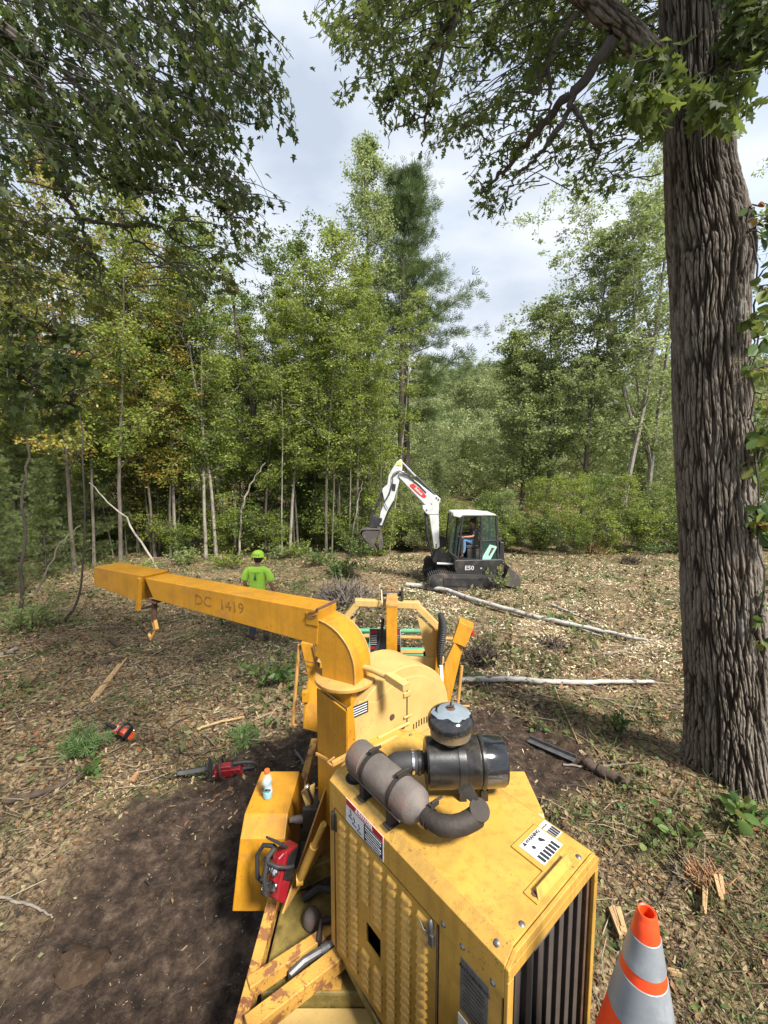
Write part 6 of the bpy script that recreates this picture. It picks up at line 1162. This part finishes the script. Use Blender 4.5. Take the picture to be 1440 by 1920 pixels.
# --- logs, sticks and scraps on the ground
M_birch = tintmat('birch_bark', [(.24, .22, .20), (.34, .325, .30), (.42, .40, .375)], .8, noise=(7, (.07, .055, .045), .9, .56, .60), bump=.2, bsc=30, stretch=(1, 1, 1))
M_bark = mat('log_bark', (.075, .052, .038), .92, var=.5, vscale=16, bump=.9, bscale=40); M_split = mat('split_wood', (.40, .26, .13), .85, var=.35, vscale=14, bump=.4, bscale=60, stretch=(1, 1, .5)); M_split2 = mat('fresh_orange_wood', (.38, .20, .10), .85, var=.4, vscale=20, bump=.6, bscale=60); M_greyw = mat('grey_stick', (.19, .16, .13), .9, var=.4, vscale=20, bump=.3, bscale=60)
def log(name, pxs, rads, m, label, cat, z=0.02, amp=.004, n=None, cut=True, grp=None, seg=10, lift=0):
    P = [atg(a, b, z) + Vector((0, 0, rads[0] * .6)) for a, b in pxs]
    if lift:
        zz = [p.z for p in P]; k_ = np.polyfit(range(len(P)), zz, 1)
        for i, p in enumerate(P): p.z = .35 * zz[i] + .65 * float(np.polyval(k_, i)) + lift * .5
    W_ = wander(P, n or 6 * len(P), amp, random.Random(hash(label) % 999 if 0 else len(label) * 7 + len(pxs))); rr = [float(np.interp(i / (len(W_) - 1), np.linspace(0, 1, len(rads)), rads)) for i in range(len(W_))]
    q = MB(); q.tube(W_, rr, seg); o = q.build(name, m); a = o.data.attributes.new('tint', 'FLOAT', 'POINT'); a.data.foreach_set('value', [random.random() for _ in o.data.vertices]); return tag(o, label, cat, grp)
log('birch_log', [(762, 1098), (830, 1112), (900, 1134), (1000, 1160), (1100, 1182), (1215, 1208)], [.085, .075, .068, .06, .05, .03], M_birch, 'long white birch trunk lying diagonally from the excavator tracks to the right', 'log', n=40, lift=.05, amp=.006)
log('birch_log', [(862, 1281), (960, 1281), (1060, 1283), (1140, 1285), (1225, 1284)], [.045, .043, .040, .034, .025], M_birch, 'straight white birch trunk lying level to the right of the infeed wings', 'log', n=34, lift=.06, amp=.005)
log('branch', [(1240, 1195), (1190, 1215), (1130, 1228)][::-1], [.02, .02, .012], M_greyw, 'grey branch forking off beside the end of the long birch trunk', 'branch')
S = [([(1040, 1290), (1060, 1340), (1085, 1395)], [.010, .012, .008], 'thin straw coloured stick slanting down right of the air cleaner', M_split), ([(15, 1505), (90, 1485), (165, 1455)], [.035, .03, .018], 'grey brown branch at the left border of the dark soil', M_bark), ([(-20, 1680), (60, 1700), (100, 1722)], [.012, .010, .006], 'pale forked twig on the soil at the left edge', M_greyw),
     ([(370, 1368), (410, 1356), (460, 1345)], [.018, .016, .012], 'pale peeled stick left of the pine sprig near the fender', M_split), ([(230, 1352), (205, 1300), (180, 1320)], [.006, .006, .004], 'thin bent twig on the chips at the left', M_greyw), ([(-20, 1238), (10, 1228), (32, 1218)], [.05, .045, .04], 'short grey log end at the left edge of the chips', M_greyw),
     ([(1055, 1435), (1120, 1438), (1200, 1430)], [.012, .012, .008], 'long brown twig lying past the end of the metal bar', M_greyw), ([(1095, 1432), (1130, 1452), (1180, 1472)], [.055, .06, .04], 'dark rotten log piece right of the metal bar', M_bark), ([(880, 1205), (905, 1225), (960, 1160)], [.01, .01, .006], 'thin grey branch beside the brush heap right of the wing', M_greyw),
     ([(905, 1060), (950, 1045), (1000, 1020)], [.03, .02, .01], 'dead branch sticking up behind the excavator', M_greyw), ([(1135, 1890), (1180, 1905), (1250, 1880)], [.012, .01, .006], 'brown twig on the ground right of the cone', M_greyw), ([(1245, 1680), (1262, 1650), (1258, 1625)], [.010, .009, .006], 'crooked twig above the tip of the cone', M_bark),
     ([(1050, 1160), (1085, 1180), (1130, 1195)], [.03, .03, .02], 'short pale log beside the long birch trunk', M_birch), ([(1035, 1135), (1100, 1163), (1125, 1172)], [.028, .028, .02], 'second thin birch pole above the long birch trunk', M_birch), ([(1210, 1150), (1150, 1200), (1110, 1222)], [.012, .014, .01], 'brown branch among the bright chips left of the oak', M_bark)]
for px_, rr, lab, m in S: log('stick', px_, rr, m, lab, 'stick')
def splinter(name, pxs, w_, m, label, cat='wood piece', h=.03, z=.03):
    P = [atg(a, b, z) for a, b in pxs]; q = MB()
    for k in range(5):
        o_ = (P[1] - P[0]).cross(UZ).normalized() * (k - 2) * w_ * .35; j = rnd.random() * .18; q.beam(P[0].lerp(P[1], j) + o_ + UZ * rnd.random() * .02, P[1].lerp(P[0], rnd.random() * .3) + o_ * .6 + UZ * (.02 + rnd.random() * .02), w_ * .42, h)
    return tag(q.build(name, m), label, cat)
splinter('split_branch', [(170, 1318), (240, 1232)], .05, M_split, 'long pale splintered branch on the chips at the left')
splinter('bark_chunk', [(205, 1195), (222, 1215)], .05, M_bark, 'dark charred chunk above the splintered branch'); splinter('bark_chunk', [(185, 1245), (222, 1236)], .07, M_bark, 'black bark lump at the head of the splintered branch')
splinter('split_wood_piece', [(1150, 1700), (1170, 1765)], .05, M_split, 'whitish weathered wood piece left of the cone'); splinter('split_wood_piece', [(1345, 1640), (1356, 1700)], .035, M_split, 'pale wood sliver standing right of the orange shreds'); splinter('split_wood_piece', [(1322, 1665), (1320, 1725)], .02, M_split, 'thin wood sliver hanging below the orange shreds')
splinter('split_wood_piece', [(245, 1468), (262, 1452)], .03, M_split2, 'orange brown bark flake on the soil left of the red saw'); splinter('split_wood_piece', [(1250, 1822), (1282, 1836)], .02, M_split, 'pale wood chip right of the cone')
q = MB(); a, b = atg(990, 1388, .03), atg(1078, 1426, .03); q.beam(a, b, .07, .012); q.beam(a + Vector((.03, .03, .02)), b + Vector((.03, .03, .02)), .012, .05); tag(q.build('metal_bar', M_steel, bevel=.003), 'grey metal angle bar lying on the soil right of the air cleaner', 'metal bar')
q = MB(); a, b = atg(556, 1412, .05), atg(572, 1436, .05); q.tube([a, a.lerp(b, .5) + Vector((0, 0, .02)), b], [.02, .01, .012], 8); tag(q.build('steel_wrench', M_steel), 'bright steel tool lying on the soil beside the frame rail', 'wrench')
# torn stumps and root lumps
def torn(name, c, r_, n_, m, label, cat='stump', h=.3):
    q = MB(); g_ = random.Random(len(label))
    for k in range(n_):
        a_ = g_.random() * 6.28; t_ = g_.uniform(.2, 1.1); d = Vector((math.cos(a_) * t_, math.sin(a_) * t_, g_.uniform(.1, 1.3))).normalized(); l_ = r_ * g_.uniform(.5, 1.5); c0_ = c + Vector((g_.gauss(0, r_ * .35), g_.gauss(0, r_ * .35), -.02)); k1 = c0_ + d * l_ * .5 + Vector((g_.gauss(0, .12), g_.gauss(0, .12), 0)) * r_; w_ = g_.uniform(.4, 1); q.tube([c0_, k1, k1 + d * l_ * .4 + Vector((g_.gauss(0, .2), g_.gauss(0, .2), g_.gauss(-.05, .15))) * r_], [r_ * .07 * w_ + .003, r_ * .045 * w_ + .002, .002], 5)
    return tag(q.build(name, m), label, cat)
torn('torn_stump', atg(1325, 1655, .0), .13, 220, M_split2, 'small stump of shredded orange wood fibres right of the cone'); torn('torn_stump', atg(1120, 1035, .05), .5, 80, M_split, 'pale torn stump at the wood edge right of the excavator'); torn('root_lump', atg(1180, 1058, .0), .4, 130, M_bark, 'dark reddish root lump on the bright chips'); torn('root_lump', atg(960, 1078, 0), .28, 40, M_split, 'pale splintered wood in front of the excavator tracks')
torn('root_lump', atg(765, 1078, 0), .12, 30, M_bark, 'small dark stub left of the excavator tracks'); torn('brush_heap', atg(905, 1240, 0), .35, 150, M_bark, 'heap of dark roots right of the right infeed wing', 'brush heap'); torn('brush_heap', atg(650, 1130, 0), .7, 260, M_greyw, 'heap of thin bare brush behind the elbow of the chute', 'brush heap'); torn('brush_heap', atg(1040, 1215, 0), .3, 70, M_bark, 'reddish bark heap under the long birch trunk', 'brush heap')
torn('fallen_twigs', atg(1285, 1640, 0), .16, 26, M_greyw, 'tangle of dry roots above the orange shreds', 'twigs');torn('root_lump', atg(760, 1030, .0), .5, 110, M_bark, 'upturned root ball in the shade under the excavator arm')
# rocks in the soil
def rock(c, r_, seed, label, m):
    q = MB(); q.ball((0, 0, 0), 1, 12); v = np.array(q.v); n_ = fbm(v[:, 0] * 1.3 + seed, v[:, 1] * 1.3 + v[:, 2] * 1.7, 3, seed); n_ = n_ + .5 * fbm(v[:, 0] * 4 + seed, v[:, 1] * 4 + v[:, 2] * 5, 3, seed + 5); v = v * (1 + .6 * n_)[:, None] * np.array(r_); q.v = [tuple(Vector(p) + Vector(c)) for p in v.tolist()]; return tag(q.build('rock', m), label, 'rock')
M_rock = mat('soil_covered_stone', (.050, .033, .022), .97, spec=.1, var=.4, vscale=5, dirt=(.09, .065, .045), dscale=14, damt=.6, bump=.7, bscale=30); M_rock2 = mat('grey_stone', (.05, .042, .036), .85, var=.35, vscale=9, bump=.4, bscale=30)
rock(atg(155, 1825, -.03), (.20, .15, .11), 1, 'big half buried stone at the lower left', M_rock); rock(atg(385, 1612, .0), (.055, .045, .045), 2, 'small grey stone in the dark soil', M_rock); rock(atg(330, 1470, -.03), (.16, .10, .06), 4, 'earthy lump left of the red chainsaw', M_rock)
rock(atg(1060, 1400, -.03), (.15, .09, .05), 5, 'dark earth lump beside the metal bar', M_rock); rock(atg(930, 1370, -.03), (.14, .08, .05), 6, 'earth lump behind the air cleaner', M_rock)
rock(atg(1060, 1030, .0), (.4, .25, .2), 8, 'pale boulder at the wood edge right of the excavator', mat('pale_boulder', (.30, .27, .20), .9, var=.3, bump=.4)); 
# --- plants
def weeds(name, c, r_, n_, ls, m, T, label, cat, h=.25, up=.6, stems=12):
    e = empty(name, c, label, cat); q = MB(); g_ = random.Random(len(label) + n_); P = []; D = []
    for k in range(stems):
        a_ = g_.random() * 6.28; t_ = g_.random() ** .6 * r_; tip = c + Vector((math.cos(a_) * t_, math.sin(a_) * t_, h * g_.uniform(.4, 1))); q.tube([c + Vector((math.cos(a_) * t_ * .3, math.sin(a_) * t_ * .3, -.01)), c.lerp(tip, .6) + Vector((0, 0, .04)), tip], [.005, .004, .002], 4)
        for j in range(n_ // stems):
            f = g_.uniform(.35, 1.05); P.append((c.lerp(tip, f) + Vector((g_.gauss(0, .03), g_.gauss(0, .03), g_.gauss(0, .02))))[:]); D.append((g_.gauss(0, 1) + math.cos(a_) * .6, g_.gauss(0, 1) + math.sin(a_) * .6, g_.gauss(up, .4)))
    q.build('stems', B_dark, e); P = np.array(P); D = np.array(D); leafobj('leaves', P, D, np.clip(rng.normal(.5, .2, len(P)), 0, 1), ls, m, T, e); return e
LM_weed = leafmat('weed_leaf', [(.03, .07, .015), (.055, .11, .025), (.10, .155, .04), (.16, .17, .05)], .3); LM_sprig = leafmat('pine_sprig_needle', [(.05, .10, .03), (.09, .15, .045), (.13, .18, .07)], .2)
weeds('pine_sprig', atg(165, 1400, .02), .30, 260, .10, LM_sprig, TUFT, 'soft green pine sprig lying beside the orange chainsaw', 'pine branch', .14, .2, 16)
weeds('pine_sprig', atg(455, 1385, .02), .26, 170, .09, LM_sprig, TUFT, 'small green pine sprig on the soil behind the fender', 'pine branch', .08, .1, 14)
weeds('leafy_weed', atg(170, 1450, .0), .14, 42, .09, LM_weed, OVAL, 'small broad leaved weed at the border of the soil', 'weed', .10, .6)
weeds('leafy_weed', atg(525, 1290, .0), .55, 150, .14, LM_weed, LEAF, 'green leafy weed with yellow leaves left of the infeed wing', 'weed', .5, .5, 16)
weeds('leafy_weed', atg(1010, 1370, .0), .10, 20, .09, LM_weed, LEAF, 'narrow leaved weed right of the metal bar', 'weed', .12, .5); weeds('leafy_weed', atg(935, 1110, .0), .5, 160, .10, LM_pale, LEAF, 'pale leafy sapling in front of the excavator blade', 'weed', .9, .6, 14)
weeds('leafy_weed', atg(1385, 1540, .02), .20, 36, .12, LM_weed, OVAL, 'glossy dark leaved creeper in the hollow of the oak', 'creeper', .2, .3); weeds('leafy_weed', atg(1265, 1560, .0), .2, 44, .09, LM_weed, OVAL, 'round leaved weed left of the hollow of the oak', 'weed', .10, .4); weeds('leafy_weed', atg(1225, 1585, .0), .14, 24, .08, LM_pale, OVAL, 'pale round leaved weed above the cone', 'weed', .08, .4)
weeds('leafy_weed', atg(1160, 1370, 0), .16, 24, .12, LM_weed, LEAF, 'upright narrow leaved weed left of the oak root', 'weed', .3, .8); weeds('leafy_weed', atg(1050, 1165, 0), .3, 50, .12, LM_weed, LEAF, 'green weed tuft below the long birch trunk', 'weed', .2, .6)
for i, (a, b, r_, lab) in enumerate(((520, 1050, .9, 'pale leafy shrub right behind the worker'), (600, 1060, 1.0, 'light green leafy brush in front of the thin birches'), (430, 1065, 1.0, 'low green brush left of the worker'), (350, 1060, .9, 'low green brush above the end of the chute'), (670, 1045, .9, 'leafy brush below the excavator bucket'), (560, 1045, .7, 'small leafy shrub at the foot of the pale birch'), (1010, 1030, .9, 'pale leafy brush right of the excavator cab'), (1220, 1040, 1.1, 'low green brush at the wood edge left of the oak'), (250, 1090, 1.0, 'low green brush left of the deflector'), (60, 1180, 1.0, 'dark green brush at the left edge of the chips'), (640, 1085, .6, 'thin green brush behind the chute elbow'))):
    weeds('leafy_shrub', atg(a, b, 0), r_, 520, .11, [LM_pale, LM_weed, LM_green][i % 3], LEAF, lab, 'shrub', .75, .5, 40)
# green ground cover and grass on the right bank (uncountable)
def cover_w(x, y): return np.clip(sstep(fbm(x * .8, y * .8, 3, 40), -.05, .3) * .8 * (1 - soil(x, y)) + sstep(x, 2.0, 2.8) * (1 - sstep(y, 3.0, 4.2)) * 1.0, 0, 1) * (1 - soil(x, y)) 
flat_scatter('leafy_debris', LEAF, 46000, (.05, .13), tintmat('leafy_debris_leaf', [(.05, .035, .02), (.06, .09, .025), (.10, .14, .04), (.22, .17, .09), (.13, .10, .05)], .7, .2), lambda x, y: (1 - soil(x, y)) * sstep(fbm(x * 1.4, y * 1.4, 3, 77), .0, .35) * sstep(y, 3, 6), 1.0, tilt=1.0, lift=.14, y1=19)
flat_scatter('ground_leaves', OVAL, 42000, (.025, .07), LM_weed, lambda x, y: cover_w(x, y) * (.35 + .65 * (x > 1.9) * (y < 4.5) + .5 * (y > 7) * (x < 0)), 1.1, tilt=.5, lift=.05, y1=18)
blade = (np.array([(0, -.02, 0), (0, .02, 0), (.6, .015, .12), (.6, -.015, .12), (1, .0, .02), (1, .004, .02)], float), np.array([(0, 1, 2, 3), (3, 2, 5, 4)]))
def grass(n):
    x, y = ring_points(n, 0, 0, .8, 18, 1.1); k = (cover_w(x, y) * np.where((x > 1.9) & (y < 5), 1, .35) + .55 * sstep(y, 14, 18)) > rng.random(n); x, y = x[k], y[k]; n = len(x); a = rng.random(n) * 6.28
    D = np.stack([np.cos(a) * .8, np.sin(a) * .8, rng.uniform(.1, 1.0, n)], 1); V, F = scatter(blade[0], blade[1], np.stack([x, y, ground(x, y)], 1), frames(D), rng.uniform(.06, .22, n) * (1 + y * .05)); return tag(npmesh('grass', V, F, tintmat('grass_blade', [(.04, .06, .018), (.075, .10, .03), (.13, .13, .05), (.20, .17, .09)], .7, .2), np.repeat(rng.random(n), 6)), kind='stuff')
grass(80000)
